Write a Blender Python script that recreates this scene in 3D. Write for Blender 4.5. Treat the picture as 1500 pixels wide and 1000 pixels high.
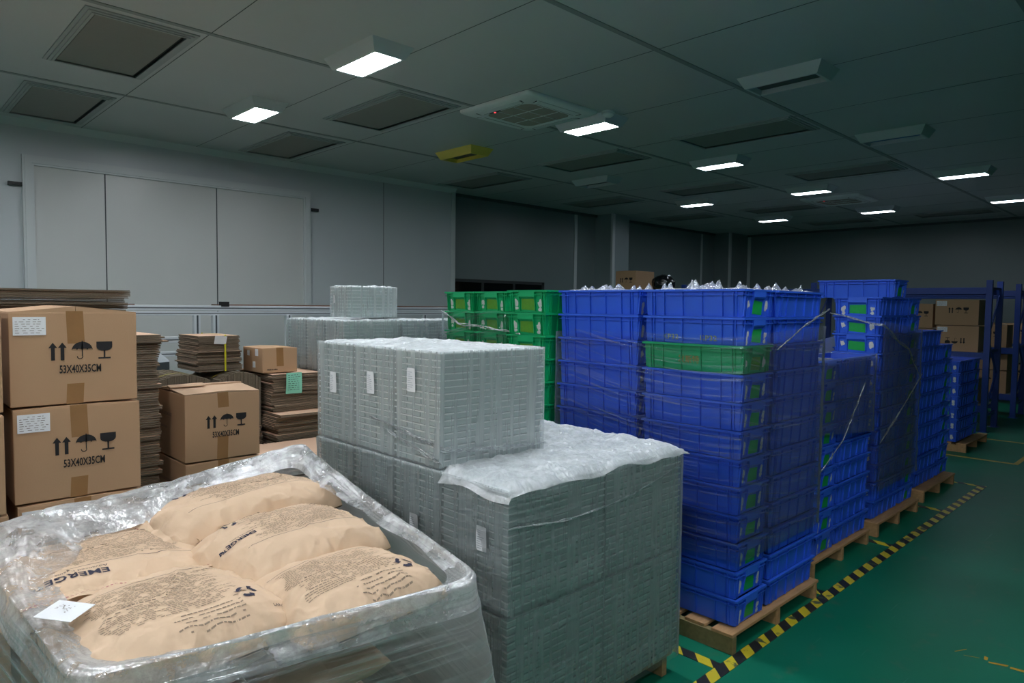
import bpy, bmesh, math, random
from mathutils import Vector, Matrix, noise
random.seed(7)
S = bpy.context.scene
COL = S.collection
for o in list(bpy.data.objects): bpy.data.objects.remove(o)

# ------------------------------------------------------------------ camera
CAM_H = 1.6
cam_d = bpy.data.cameras.new('camera'); cam = bpy.data.objects.new('camera', cam_d); COL.objects.link(cam)
cam_d.sensor_width = 36.0; cam_d.lens = 1008.3/1500*36; cam_d.clip_start = 0.02; cam_d.clip_end = 200
r_, u_, w_ = Vector((0.7204947, -0.6933587, 0.0118756)), Vector((0.0280672, 0.0462683, 0.9985347)), Vector((0.6928922, 0.7191056, -0.0527967))
M = Matrix((( r_.x, u_.x, -w_.x, 0), (r_.y, u_.y, -w_.y, 0), (r_.z, u_.z, -w_.z, CAM_H), (0, 0, 0, 1)))
cam.matrix_world = M
S.camera = cam

# ------------------------------------------------------------------ world, exposure
wd = bpy.data.worlds.new('world'); S.world = wd; wd.use_nodes = True
wd.node_tree.nodes['Background'].inputs[0].default_value = (0.02, 0.025, 0.03, 1)
wd.node_tree.nodes['Background'].inputs[1].default_value = 0.05
S.view_settings.view_transform = 'Standard'; S.view_settings.look = 'None'
S.view_settings.exposure = 0.6; S.view_settings.gamma = 1.0; S.view_settings.use_curve_mapping = False
try:
    S.cycles.transparent_max_bounces = 32
    S.cycles.sample_clamp_indirect = 6
except Exception: pass
LAMP = 44.0          # strength of the lit ceiling panels

CEIL = 3.43
PI = math.pi

# ------------------------------------------------------------------ materials
MATS = {}
def nt_new(name):
    m = bpy.data.materials.new(name); m.use_nodes = True
    nt = m.node_tree; nt.nodes.clear()
    out = nt.nodes.new('ShaderNodeOutputMaterial'); return m, nt, out
def srgb(h):
    h = h.lstrip('#'); v = [int(h[i:i+2], 16)/255 for i in (0, 2, 4)]
    return tuple((c/12.92 if c <= 0.04045 else ((c+0.055)/1.055)**2.4) for c in v) + (1,)
def mat(name, col, rough=0.6, var=0.12, scale=6.0, bump=0.0, bscale=60.0, metal=0.0, spec=0.5, stretch=(1, 1, 1), trans=0.0):
    if name in MATS: return MATS[name]
    m, nt, out = nt_new(name)
    c = srgb(col) if isinstance(col, str) else col
    b = nt.nodes.new('ShaderNodeBsdfPrincipled'); nt.links.new(b.outputs[0], out.inputs[0])
    b.inputs['Roughness'].default_value = rough; b.inputs['Metallic'].default_value = metal
    b.inputs['Specular IOR Level'].default_value = spec
    b.inputs['Transmission Weight'].default_value = trans
    tc = nt.nodes.new('ShaderNodeTexCoord'); mp = nt.nodes.new('ShaderNodeMapping'); mp.inputs['Scale'].default_value = stretch
    nt.links.new(tc.outputs['Object'], mp.inputs[0])
    n = nt.nodes.new('ShaderNodeTexNoise'); n.inputs['Scale'].default_value = scale; n.inputs['Detail'].default_value = 5
    nt.links.new(mp.outputs[0], n.inputs['Vector'])
    mx = nt.nodes.new('ShaderNodeMixRGB'); mx.blend_type = 'MIX'
    mx.inputs[1].default_value = tuple(x*(1-var) for x in c[:3])+(1,); mx.inputs[2].default_value = tuple(min(1, x*(1+var)) for x in c[:3])+(1,)
    nt.links.new(n.outputs['Fac'], mx.inputs[0]); nt.links.new(mx.outputs[0], b.inputs['Base Color'])
    if bump:
        n2 = nt.nodes.new('ShaderNodeTexNoise'); n2.inputs['Scale'].default_value = bscale; n2.inputs['Detail'].default_value = 3
        nt.links.new(mp.outputs[0], n2.inputs['Vector'])
        bp = nt.nodes.new('ShaderNodeBump'); bp.inputs['Strength'].default_value = bump; bp.inputs['Distance'].default_value = 0.01
        nt.links.new(n2.outputs['Fac'], bp.inputs['Height']); nt.links.new(bp.outputs[0], b.inputs['Normal'])
    MATS[name] = m; return m
def emit(name, col, s):
    m, nt, out = nt_new(name); e = nt.nodes.new('ShaderNodeEmission'); e.inputs[0].default_value = col; e.inputs[1].default_value = s
    nt.links.new(e.outputs[0], out.inputs[0]); MATS[name] = m; return m
def film(name, base=0.15, amp=0.6, stretch=(3, 3, 60), scale=2.0, col='#e8eef0', rough=0.16, bump=0.5, whiteness=0.5, lo=0.42, hi=0.75, uv=False):
    """thin clear plastic: see-through, glossy streaks, whitish where it is gathered"""
    m, nt, out = nt_new(name)
    tc = nt.nodes.new('ShaderNodeTexCoord'); mp = nt.nodes.new('ShaderNodeMapping'); mp.inputs['Scale'].default_value = stretch
    nt.links.new(tc.outputs['UV' if uv else 'Object'], mp.inputs[0])
    n = nt.nodes.new('ShaderNodeTexNoise'); n.inputs['Scale'].default_value = scale; n.inputs['Detail'].default_value = 6; n.inputs['Roughness'].default_value = 0.65
    n.inputs['Distortion'].default_value = 0.15
    nt.links.new(mp.outputs[0], n.inputs['Vector'])
    mr = nt.nodes.new('ShaderNodeMapRange'); mr.inputs['From Min'].default_value = lo; mr.inputs['From Max'].default_value = hi
    mr.inputs['To Min'].default_value = base; mr.inputs['To Max'].default_value = min(1, base+amp)
    nt.links.new(n.outputs['Fac'], mr.inputs['Value'])
    bp = nt.nodes.new('ShaderNodeBump'); bp.inputs['Strength'].default_value = bump; bp.inputs['Distance'].default_value = 0.02
    nt.links.new(n.outputs['Fac'], bp.inputs['Height'])
    gl = nt.nodes.new('ShaderNodeBsdfGlossy'); gl.inputs['Color'].default_value = (0.9, 0.93, 0.95, 1); gl.inputs['Roughness'].default_value = rough
    nt.links.new(bp.outputs[0], gl.inputs['Normal'])
    df = nt.nodes.new('ShaderNodeBsdfDiffuse'); df.inputs['Color'].default_value = srgb(col); nt.links.new(bp.outputs[0], df.inputs['Normal'])
    tl = nt.nodes.new('ShaderNodeBsdfTranslucent'); tl.inputs['Color'].default_value = srgb(col)
    m0 = nt.nodes.new('ShaderNodeMixShader'); m0.inputs[0].default_value = 0.4
    nt.links.new(df.outputs[0], m0.inputs[1]); nt.links.new(tl.outputs[0], m0.inputs[2])
    m1 = nt.nodes.new('ShaderNodeMixShader'); m1.inputs[0].default_value = whiteness
    nt.links.new(gl.outputs[0], m1.inputs[1]); nt.links.new(m0.outputs[0], m1.inputs[2])
    tr = nt.nodes.new('ShaderNodeBsdfTransparent'); tr.inputs[0].default_value = (1, 1, 1, 1)
    fr = nt.nodes.new('ShaderNodeFresnel'); fr.inputs['IOR'].default_value = 1.4; nt.links.new(bp.outputs[0], fr.inputs['Normal'])
    ad = nt.nodes.new('ShaderNodeMath'); ad.operation = 'MAXIMUM'; nt.links.new(mr.outputs[0], ad.inputs[0]); nt.links.new(fr.outputs[0], ad.inputs[1])
    m2 = nt.nodes.new('ShaderNodeMixShader'); nt.links.new(ad.outputs[0], m2.inputs[0])
    nt.links.new(tr.outputs[0], m2.inputs[1]); nt.links.new(m1.outputs[0], m2.inputs[2])
    nt.links.new(m2.outputs[0], out.inputs[0]); MATS[name] = m; return m

kraft = mat('kraft_board', '#b5916f', 0.8, 0.06, 3, 0.05, 200)
kraft_inner = mat('kraft_inner', '#c3a386', 0.85, 0.06, 4)
edge_board = mat('board_edges', '#6f6454', 0.9, 0.6, 16, 0.3, 120, stretch=(6, 6, 40))  # dark streaks put the shade of the open flutes into the colour
sheet_top = mat('sheet_face', '#c9a78d', 0.85, 0.05, 3)
tape_m = mat('packing_tape', '#98714a', 0.25, 0.12, 10, 0.1, 50)
ink = mat('black_ink', '#1c1a1c', 0.7, 0.05)
inkgrey = mat('grey_ink', '#6c5f58', 0.8, 0.1)
ink_bag = mat('bag_ink', '#2c2a3e', 0.8, 0.1)
ink_bag2 = mat('bag_fine_ink', '#8f7d6a', 0.8, 0.2, 40)
paper_w = mat('white_paper', '#e6e8ea', 0.7, 0.04)
paper_teal = mat('teal_paper', '#8fd8bd', 0.7, 0.04)
bluep = mat('blue_plastic', '#2f62dc', 0.38, 0.12, 5, 0.04, 30)
greenp = mat('green_plastic', '#08a868', 0.42, 0.15, 5, 0.04, 30)
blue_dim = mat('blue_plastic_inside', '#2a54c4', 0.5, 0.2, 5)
sticker_g = mat('green_sticker', '#17a34a', 0.5, 0.2, 40)
sticker_lg = mat('olive_green_sticker', '#5a9a2e', 0.5, 0.2, 40)
sticker_w = mat('torn_white_sticker', '#cdd0cc', 0.7, 0.25, 60)
sticker_y = mat('yellow_sticker', '#d6d04a', 0.6, 0.1)
wood = mat('pallet_wood', '#b08a60', 0.8, 0.35, 9, 0.2, 60, stretch=(1, 6, 6))
wood_olive = mat('pallet_board_olive', '#7b6f4a', 0.8, 0.35, 9, 0.2, 60, stretch=(1, 6, 6))
alu = mat('aluminium', '#d5dade', 0.35, 0.06, 5, metal=0.4)
alu_dark = mat('aluminium_slot', '#3f464b', 0.4, 0.06)
rack_b = mat('rack_blue_paint', '#1e3f8e', 0.45, 0.12, 5)
bagp = mat('sack_paper', '#d4b799', 0.75, 0.05, 4, 0.35, 22)
tray_m = mat('tray_plastic', '#b2bfbf', 0.3, 0.06, 8, spec=0.6)
tray_rim_m = mat('tray_rim', '#f4f8f8', 0.3, 0.03, 8)
nt = bagp.node_tree; vo = nt.nodes.new('ShaderNodeTexVoronoi'); vo.feature = 'SMOOTH_F1'; vo.inputs['Scale'].default_value = 11; vo.inputs['Smoothness'].default_value = .15
nz = nt.nodes.new('ShaderNodeTexNoise'); nz.inputs['Scale'].default_value = 5; tcn = [n for n in nt.nodes if n.type == 'TEX_COORD'][0]
vm = nt.nodes.new('ShaderNodeVectorMath'); vm.operation = 'MULTIPLY_ADD'; vm.inputs[1].default_value = (.25, .25, .25)
nt.links.new(tcn.outputs['Object'], nz.inputs['Vector']); nt.links.new(nz.outputs['Color'], vm.inputs[0]); nt.links.new(tcn.outputs['Object'], vm.inputs[2]); nt.links.new(vm.outputs[0], vo.inputs['Vector'])
b0 = [n for n in nt.nodes if n.type == 'BUMP'][0]; b2 = nt.nodes.new('ShaderNodeBump'); b2.inputs['Strength'].default_value = .55; b2.inputs['Distance'].default_value = .02
nt.links.new(vo.outputs['Distance'], b2.inputs['Height']); nt.links.new(b0.outputs[0], b2.inputs['Normal'])
nt.links.new(b2.outputs[0], [n for n in nt.nodes if n.type == 'BSDF_PRINCIPLED'][0].inputs['Normal'])
grille_m = mat('vent_panel', '#8b8983', 0.7, 0.05, 20)
gap_m = mat('dark_gap', '#0c0d0e', 0.9, 0.0)
hood_m = mat('lamp_housing', '#c4cacb', 0.4, 0.04)
hood_dark = mat('unlit_lamp_inside', '#33373a', 0.4, 0.04)
film_yel = mat('yellow_film', '#e6cf55', 0.4, 0.06)
film_blue = mat('blue_film', '#2f6ab0', 0.4, 0.06)
ac_m = mat('ac_plastic', '#e0e4e2', 0.45, 0.03)
ac_dark = mat('ac_grille', '#9c968a', 0.7, 0.05)
lamp_m = emit('lit_panel', (0.92, 0.95, 1.0, 1), LAMP)
lamp_far_m = emit('lit_panel_dimmed', (0.80, 0.90, 1.0, 1), LAMP*0.4)  # far lamps dimmed on purpose so the far end of the room stays darker
stretch_h = film('stretch_film_bands', 0.04, 0.42, (0.8, 42, 1), 1.6, whiteness=0.6, bump=0.25, uv=True, lo=.50, hi=.70)
stretch_side = film('stretch_film_side', 0.10, 0.65, (0.9, 30, 1), 1.6, whiteness=0.45, bump=0.3, uv=True, rough=.12, lo=.45, hi=.68)
stretch_blue = film('stretch_film_crates', 0.03, 0.48, (0.8, 40, 1), 1.6, whiteness=0.6, bump=0.3, col='#c4cbd8', uv=True, lo=.5, hi=.7, rough=.12)
stretch_rim = film('stretch_film_rim', 0.20, 0.65, (4.5, 4.5, 4.5), 2.0, whiteness=0.6, bump=0.8, lo=0.38, hi=0.62, rough=.12, col='#f0f3f5')
strand_m = film('film_strand', 0.4, 0.6, (20, 20, 20), 2.0, whiteness=0.55, bump=0.7, lo=0.4, hi=0.6)
stretch_top = film('crumpled_film', 0.45, 0.55, (5, 5, 5), 2.0, whiteness=0.8, bump=0.8, col='#f4f8fa')
wrap_v = film('bag_wrap_vertical', 0.31, 0.26, (14, 14, 0.6), 2.0, whiteness=0.85, bump=0.2, col='#eef4f4', rough=0.25, lo=.50, hi=.72)
wrap_bright = film('bag_wrap_top', 0.65, 0.35, (7, 7, 7), 2.0, whiteness=0.88, bump=0.6, col='#f6fafc')
clear_bag = film('clear_bag', 0.3, 0.6, (8, 8, 8), 2.5, whiteness=0.5, bump=0.9)
black_film = mat('black_bag', '#14161a', 0.2, 0.1, 12, 0.6, 20)

def wall_mat(name, col, rough=0.32):
    m = mat(name, col, rough, 0.04, 1.5, 0.012, 5); return m
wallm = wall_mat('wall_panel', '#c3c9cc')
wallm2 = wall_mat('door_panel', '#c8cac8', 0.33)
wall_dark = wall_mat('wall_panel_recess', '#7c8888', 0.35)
ceilm = mat('ceiling_panel', '#bcbebd', 0.4, 0.04, 1.2, 0.02, 3)
trim_light = mat('trim_light', '#ccd1d2', 0.4, 0.03)
trim_dark = mat('trim_dark', '#525a5c', 0.5, 0.03)
seam_m = mat('seam_dark', '#4a5052', 0.7, 0.03)

def floor_material():
    m, nt, out = nt_new('green_epoxy')
    b = nt.nodes.new('ShaderNodeBsdfPrincipled'); nt.links.new(b.outputs[0], out.inputs[0])
    tc = nt.nodes.new('ShaderNodeTexCoord')
    n = nt.nodes.new('ShaderNodeTexNoise'); n.inputs['Scale'].default_value = 1.3; n.inputs['Detail'].default_value = 8
    nt.links.new(tc.outputs['Object'], n.inputs['Vector'])
    cr = nt.nodes.new('ShaderNodeValToRGB'); cr.color_ramp.elements[0].position = 0.35; cr.color_ramp.elements[0].color = srgb('#046a50')
    cr.color_ramp.elements[1].position = 0.72; cr.color_ramp.elements[1].color = srgb('#157058')
    nt.links.new(n.outputs['Fac'], cr.inputs[0])
    # scratches: thin stretched noise
    mp = nt.nodes.new('ShaderNodeMapping'); mp.inputs['Rotation'].default_value = (0, 0, 0.5); mp.inputs['Scale'].default_value = (1.0, 34, 1)
    nt.links.new(tc.outputs['Object'], mp.inputs[0])
    n2 = nt.nodes.new('ShaderNodeTexNoise'); n2.inputs['Scale'].default_value = 1.5; n2.inputs['Detail'].default_value = 3
    nt.links.new(mp.outputs[0], n2.inputs['Vector'])
    mr = nt.nodes.new('ShaderNodeMapRange'); mr.inputs['From Min'].default_value = 0.70; mr.inputs['From Max'].default_value = 0.76; mr.inputs['To Max'].default_value = 0.4
    nt.links.new(n2.outputs['Fac'], mr.inputs['Value'])
    n3 = nt.nodes.new('ShaderNodeTexNoise'); n3.inputs['Scale'].default_value = 9; n3.inputs['Detail'].default_value = 4
    nt.links.new(tc.outputs['Object'], n3.inputs['Vector'])
    mr3 = nt.nodes.new('ShaderNodeMapRange'); mr3.inputs['From Min'].default_value = 0.60; mr3.inputs['From Max'].default_value = 0.75; mr3.inputs['To Max'].default_value = 0.35
    nt.links.new(n3.outputs['Fac'], mr3.inputs['Value'])
    m1 = nt.nodes.new('ShaderNodeMixRGB'); m1.inputs[2].default_value = srgb('#6b9c88'); nt.links.new(mr.outputs[0], m1.inputs[0]); nt.links.new(cr.outputs[0], m1.inputs[1])
    m2 = nt.nodes.new('ShaderNodeMixRGB'); m2.inputs[2].default_value = srgb('#5a6a58'); nt.links.new(mr3.outputs[0], m2.inputs[0]); nt.links.new(m1.outputs[0], m2.inputs[1])
    nt.links.new(m2.outputs[0], b.inputs['Base Color'])
    b.inputs['Roughness'].default_value = 0.45; b.inputs['Specular IOR Level'].default_value = 0.25
    return m
floorm = floor_material()
def hazard_material(axis):
    m, nt, out = nt_new('hazard_stripes_'+axis)
    b = nt.nodes.new('ShaderNodeBsdfPrincipled'); nt.links.new(b.outputs[0], out.inputs[0]); b.inputs['Roughness'].default_value = 0.45
    tc = nt.nodes.new('ShaderNodeTexCoord'); sp = nt.nodes.new('ShaderNodeSeparateXYZ'); nt.links.new(tc.outputs['Object'], sp.inputs[0])
    a = nt.nodes.new('ShaderNodeMath'); a.operation = 'MULTIPLY_ADD'; a.inputs[1].default_value = -0.9
    nt.links.new(sp.outputs['Y' if axis == 'x' else 'X'], a.inputs[0]); nt.links.new(sp.outputs['X' if axis == 'x' else 'Y'], a.inputs[2])
    d = nt.nodes.new('ShaderNodeMath'); d.operation = 'MULTIPLY'; d.inputs[1].default_value = 1/0.155; nt.links.new(a.outputs[0], d.inputs[0])
    f = nt.nodes.new('ShaderNodeMath'); f.operation = 'FRACT'; nt.links.new(d.outputs[0], f.inputs[0])
    g = nt.nodes.new('ShaderNodeMath'); g.operation = 'GREATER_THAN'; g.inputs[1].default_value = 0.5; nt.links.new(f.outputs[0], g.inputs[0])
    mx = nt.nodes.new('ShaderNodeMixRGB'); mx.inputs[1].default_value = srgb('#c8b92e'); mx.inputs[2].default_value = srgb('#23262a'); nt.links.new(g.outputs[0], mx.inputs[0])
    n = nt.nodes.new('ShaderNodeTexNoise'); n.inputs['Scale'].default_value = 14; n.inputs['Detail'].default_value = 6; nt.links.new(tc.outputs['Object'], n.inputs['Vector'])
    mr = nt.nodes.new('ShaderNodeMapRange'); mr.inputs['From Min'].default_value = 0.58; mr.inputs['From Max'].default_value = 0.64; nt.links.new(n.outputs['Fac'], mr.inputs['Value'])
    m2 = nt.nodes.new('ShaderNodeMixRGB'); m2.inputs[2].default_value = srgb('#4c5a44'); nt.links.new(mr.outputs[0], m2.inputs[0]); nt.links.new(mx.outputs[0], m2.inputs[1])
    nt.links.new(m2.outputs[0], b.inputs['Base Color']); return m
haz_x, haz_y = hazard_material('x'), hazard_material('y')
line_y = mat('worn_yellow_line', '#a8913a', 0.6, 0.4, 12)

# ------------------------------------------------------------------ mesh helpers
class MB:
    def __init__(s): s.v = []; s.f = []; s.mi = []; s.uv = None
    def box(s, a, b, mi=0, bev=0, top_mi=None):
        x0, y0, z0 = a; x1, y1, z1 = b; n = len(s.v)
        s.v += [(x0, y0, z0), (x1, y0, z0), (x1, y1, z0), (x0, y1, z0), (x0, y0, z1), (x1, y0, z1), (x1, y1, z1), (x0, y1, z1)]
        fs = [(0, 3, 2, 1), (4, 5, 6, 7), (0, 1, 5, 4), (1, 2, 6, 5), (2, 3, 7, 6), (3, 0, 4, 7)]
        for i, f in enumerate(fs):
            s.f.append(tuple(n+k for k in f)); s.mi.append(top_mi if (top_mi is not None and i < 2) else mi)
        return s
    def hexa(s, pts, mi=0):
        n = len(s.v); s.v += [tuple(p) for p in pts]
        for f in [(0, 3, 2, 1), (4, 5, 6, 7), (0, 1, 5, 4), (1, 2, 6, 5), (2, 3, 7, 6), (3, 0, 4, 7)]:
            s.f.append(tuple(n+k for k in f)); s.mi.append(mi)
        return s
    def poly(s, pts, mi=0):
        n = len(s.v); s.v += [tuple(p) for p in pts]; s.f.append(tuple(range(n, n+len(pts)))); s.mi.append(mi); return s
    def prism(s, poly, t, frame, mi=0):
        """poly: 2D list, frame(u, v, d) -> 3D"""
        n = len(s.v); k = len(poly)
        s.v += [tuple(frame(u, v, 0)) for u, v in poly] + [tuple(frame(u, v, t)) for u, v in poly]
        s.f.append(tuple(range(n+k-1, n-1, -1))); s.mi.append(mi)
        s.f.append(tuple(range(n+k, n+2*k))); s.mi.append(mi)
        for i in range(k):
            j = (i+1) % k; s.f.append((n+i, n+j, n+k+j, n+k+i)); s.mi.append(mi)
        return s
    def tube(s, pts, r, seg=8, mi=0):
        n0 = len(s.v); P = [Vector(p) for p in pts]
        for i, p in enumerate(P):
            t = (P[min(i+1, len(P)-1)]-P[max(i-1, 0)]).normalized()
            a = t.orthogonal().normalized() if abs(t.z) > 0.9 else Vector((0, 0, 1)).cross(t).normalized()
            b = t.cross(a)
            for k in range(seg):
                th = 2*PI*k/seg; s.v.append(tuple(p+(a*math.cos(th)+b*math.sin(th))*r))
        for i in range(len(P)-1):
            for k in range(seg):
                k2 = (k+1) % seg
                s.f.append((n0+i*seg+k, n0+i*seg+k2, n0+(i+1)*seg+k2, n0+(i+1)*seg+k)); s.mi.append(mi)
        s.f.append(tuple(n0+k for k in reversed(range(seg)))); s.mi.append(mi)
        e = n0+(len(P)-1)*seg; s.f.append(tuple(e+k for k in range(seg))); s.mi.append(mi)
        return s
    def grid(s, nu, nv, fn, mi=0, closed=False):
        n = len(s.v)
        for j in range(nv+1):
            for i in range(nu+(0 if closed else 1)): s.v.append(tuple(fn(i/nu, j/nv)))
        w = nu if closed else nu+1
        for j in range(nv):
            for i in range(nu):
                i2 = (i+1) % w if closed else i+1
                s.f.append((n+j*w+i, n+j*w+i2, n+(j+1)*w+i2, n+(j+1)*w+i)); s.mi.append(mi)
        return s
    def mesh(s, name, mats):
        me = bpy.data.meshes.new(name); me.from_pydata(s.v, [], s.f); me.validate()
        for m in (mats if isinstance(mats, (list, tuple)) else [mats]): me.materials.append(m)
        if s.uv and len(s.uv) == len(me.vertices):
            ul = me.uv_layers.new(name='UVMap'); ul.data.foreach_set('uv', [c for l in me.loops for c in s.uv[l.vertex_index]])
        if len(me.polygons) == len(s.mi): me.polygons.foreach_set('material_index', s.mi)
        me.update(); return me
    def build(s, name, mats, parent=None, loc=(0, 0, 0), rz=0, smooth=False, bevel=0, seg=2):
        me = s.mesh(name, mats)
        if bevel or smooth:
            bm = bmesh.new(); bm.from_mesh(me)
            if bevel:
                es = [e for e in bm.edges if len(e.link_faces) == 2 and e.calc_face_angle(0) > 0.6]
                bmesh.ops.bevel(bm, geom=es, offset=bevel, segments=seg, affect='EDGES', profile=0.6)
            if smooth:
                for f in bm.faces: f.smooth = True
            bm.to_mesh(me); bm.free()
        return link(name, me, parent, loc, rz)
def link(name, me, parent=None, loc=(0, 0, 0), rz=0):
    o = bpy.data.objects.new(name, me); COL.objects.link(o); o.location = loc; o.rotation_euler = (0, 0, rz)
    if parent: o.parent = parent
    return o
def thing(name, label, cat, loc=(0, 0, 0), rz=0, group=None):
    o = bpy.data.objects.new(name, None); COL.objects.link(o); o.location = loc; o.rotation_euler = (0, 0, rz); o.empty_display_size = 0.05
    o['label'] = label; o['category'] = cat
    if group: o['group'] = group
    return o
def tag(o, label, cat, group=None):
    o['label'] = label; o['category'] = cat
    if group: o['group'] = group
    return o
def struct(o): o['kind'] = 'structure'; return o
def children(o): return [c for c in bpy.data.objects if c.parent == o]
ORD = ['topmost', 'second from the top', 'third from the top', 'fourth from the top', 'fifth from the top', 'sixth from the top', 'seventh from the top', 'eighth from the top', 'ninth from the top', 'tenth from the top', 'eleventh from the top', 'twelfth from the top']

def text_tris(body, size=1.0, xs=1.0, bold=0.0, align='LEFT', shear=0):
    cu = bpy.data.curves.new('t', 'FONT'); cu.body = body; cu.size = size; cu.offset = bold; cu.align_x = align; cu.shear = shear
    cu.resolution_u = 2
    o = bpy.data.objects.new('t', cu); COL.objects.link(o)
    bpy.context.view_layer.update()
    dg = bpy.context.evaluated_depsgraph_get(); me = o.evaluated_get(dg).to_mesh()
    vs = [(v.co.x*xs, v.co.y) for v in me.vertices]; fs = [tuple(p.vertices) for p in me.polygons]
    o.evaluated_get(dg).to_mesh_clear(); bpy.data.objects.remove(o); bpy.data.curves.remove(cu)
    return vs, fs
_tc = {}
def add_text(mb, body, u, v, size, frame, xs=1.0, bold=0.0, align='LEFT', mi=0, rot=0.0):
    k = (body, size, xs, bold, align)
    if k not in _tc: _tc[k] = text_tris(body, size, xs, bold, align)
    vs, fs = _tc[k]; n = len(mb.v); c, s_ = math.cos(rot), math.sin(rot)
    for x, y in vs: mb.v.append(tuple(frame(u+x*c-y*s_, v+x*s_+y*c, 0)))
    for f in fs: mb.f.append(tuple(n+i for i in f)); mb.mi.append(mi)
def fpoly(mb, pts, frame, mi=0): mb.poly([frame(u, v, 0) for u, v in pts], mi)

# ================================================================== SETTING
# floor, ceiling, walls
X0, X1, Y0, Y1 = -4.5, 16.45, -5.0, 8.62
struct(MB().box((X0, Y0, -0.1), (X1, 9.2, 0)).build('floor', floorm))
struct(MB().box((X0, Y0, CEIL), (X1, 9.2, CEIL+0.1)).build('ceiling', ceilm))
struct(MB().box((X0, Y1, 0), (7.0, Y1+0.1, CEIL)).build('wall_left', wallm))
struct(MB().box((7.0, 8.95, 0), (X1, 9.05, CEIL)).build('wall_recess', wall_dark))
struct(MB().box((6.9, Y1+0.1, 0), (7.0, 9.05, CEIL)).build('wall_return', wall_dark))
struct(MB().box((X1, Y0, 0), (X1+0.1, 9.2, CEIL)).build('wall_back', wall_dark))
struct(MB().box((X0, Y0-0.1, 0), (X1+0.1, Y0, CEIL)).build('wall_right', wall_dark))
struct(MB().box((X0-0.1, Y0-0.1, 0), (X0, 9.2, CEIL)).build('wall_front', wallm))
ntrim = [0]
def trim(a, b, m, bevel=0):
    ntrim[0] += 1
    return struct(MB().box(a, b).build('trim_%d' % ntrim[0], m, bevel=bevel))
# cove between left wall and ceiling
struct(MB().hexa([(X0, Y1-0.002, CEIL-0.07), (7.0, Y1-0.002, CEIL-0.07), (7.0, Y1+0.02, CEIL-0.07), (X0, Y1+0.02, CEIL-0.07),
                  (X0, Y1-0.06, CEIL+0.001), (7.0, Y1-0.06, CEIL+0.001), (7.0, Y1+0.02, CEIL+0.001), (X0, Y1+0.02, CEIL+0.001)]).build('trim_cove', trim_light))
trim((7.0, 8.90, CEIL-0.05), (X1, 8.951, CEIL+0.001), trim_dark)
trim((X1-0.05, Y0, CEIL-0.05), (X1+0.001, 9.0, CEIL+0.001), trim_dark)
# ceiling cover strips running along the room and seams across
for y in (0.93, 2.91, 4.92, 6.93):
    trim((X0, y-0.022, CEIL-0.004), (X1, y+0.022, CEIL+0.01), mat('ceiling_strip', '#868c8b', 0.5, 0.03))
k = 0
x = 1.838 - 1.182*5
while x < X1:
    trim((x-0.0028, Y0, CEIL-0.0012), (x+0.0028, 8.95, CEIL+0.01), seam_m); x += 1.182
# vertical wall seams
for x in (-1.1, 0.1, 5.67):
    trim((x-0.004, Y1-0.0015, 0), (x+0.004, Y1+0.01, CEIL-0.07), seam_m)
trim((6.93, Y1-0.012, 0), (7.012, Y1+0.02, CEIL-0.01), trim_light)
# column and corner columns
struct(MB().box((10.93, 8.5, 0), (11.45, 8.96, CEIL)).build('column', mat('column_panel', '#97a3a6', 0.35, 0.03)))
trim((10.90, 8.485, 0), (10.98, 8.53, CEIL-0.001), trim_light)
trim((10.28, 8.935, 0), (10.36, 8.955, CEIL-0.04), trim_light)
struct(MB().box((15.55, 8.5, 0), (16.46, 8.96, CEIL)).build('column_corner', wall_dark))
trim((15.53, 8.485, 0), (15.60, 8.53, CEIL-0.001), trim_light)
trim((14.95, 8.935, 0), (15.02, 8.955, CEIL-0.04), trim_light)
trim((16.43, 8.42, 0), (16.46, 8.50, CEIL-0.04), trim_light)
# big framed sliding panel in the left wall
dr = MB(); dr.box((1.40, Y1-0.03, 0), (4.40, Y1+0.01, 2.985))
d1 = struct(dr.build('door_1', wallm2))
fr = MB()
for a, b in (((1.31, 0), (1.41, 3.075)), ((4.39, 0), (4.49, 3.075)), ((1.41, 2.975), (4.39, 3.075))):
    fr.box((a[0], Y1-0.055, a[1]), (b[0], Y1+0.002, b[1]))
for a, b in (((1.33, 0.01), (1.39, 3.055)), ((4.41, 0.01), (4.47, 3.055)), ((1.39, 2.995), (4.41, 3.055))):
    fr.box((a[0], Y1-0.066, a[1]), (b[0], Y1-0.0551, b[1]))
fr.build('door_frame', trim_light, parent=d1)
for x in (2.06, 3.26): MB().box((x-0.006, Y1-0.033, 0), (x+0.006, Y1-0.02, 2.975)).build('panel_joint', seam_m, parent=d1)
for (x, z) in ((1.25, 2.77), (4.55, 2.845)):
    c = MB(); c.box((x-0.06, Y1-0.05, z-0.02), (x+0.06, Y1-0.001, z+0.02)); c.box((x-0.03, Y1-0.065, z-0.012), (x+0.03, Y1-0.05, z+0.012))
    c.build('hinge_clip', mat('clip_metal', '#3b3d3e', 0.4, 0.1, metal=0.4), parent=d1, bevel=0.003)
# long dark window in the recess
w1 = struct(MB().box((7.15, 8.925, 0.95), (9.35, 8.955, 1.98)).build('window_1', mat('dark_glass', '#0e1213', 0.08, 0.02)))
wf = MB()
for a, b in (((7.09, 0.9), (7.15, 2.03)), ((9.35, 0.9), (9.41, 2.03)), ((7.09, 1.98), (9.41, 2.03)), ((7.09, 0.9), (9.41, 0.95)), ((7.85, 0.95), (7.90, 1.98)), ((8.6, 0.95), (8.65, 1.98))):
    wf.box((a[0], 8.91, a[1]), (b[0], 8.955, b[1]))
wf.build('window_frame', mat('dark_frame', '#2a3030', 0.5, 0.05), parent=w1)

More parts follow.
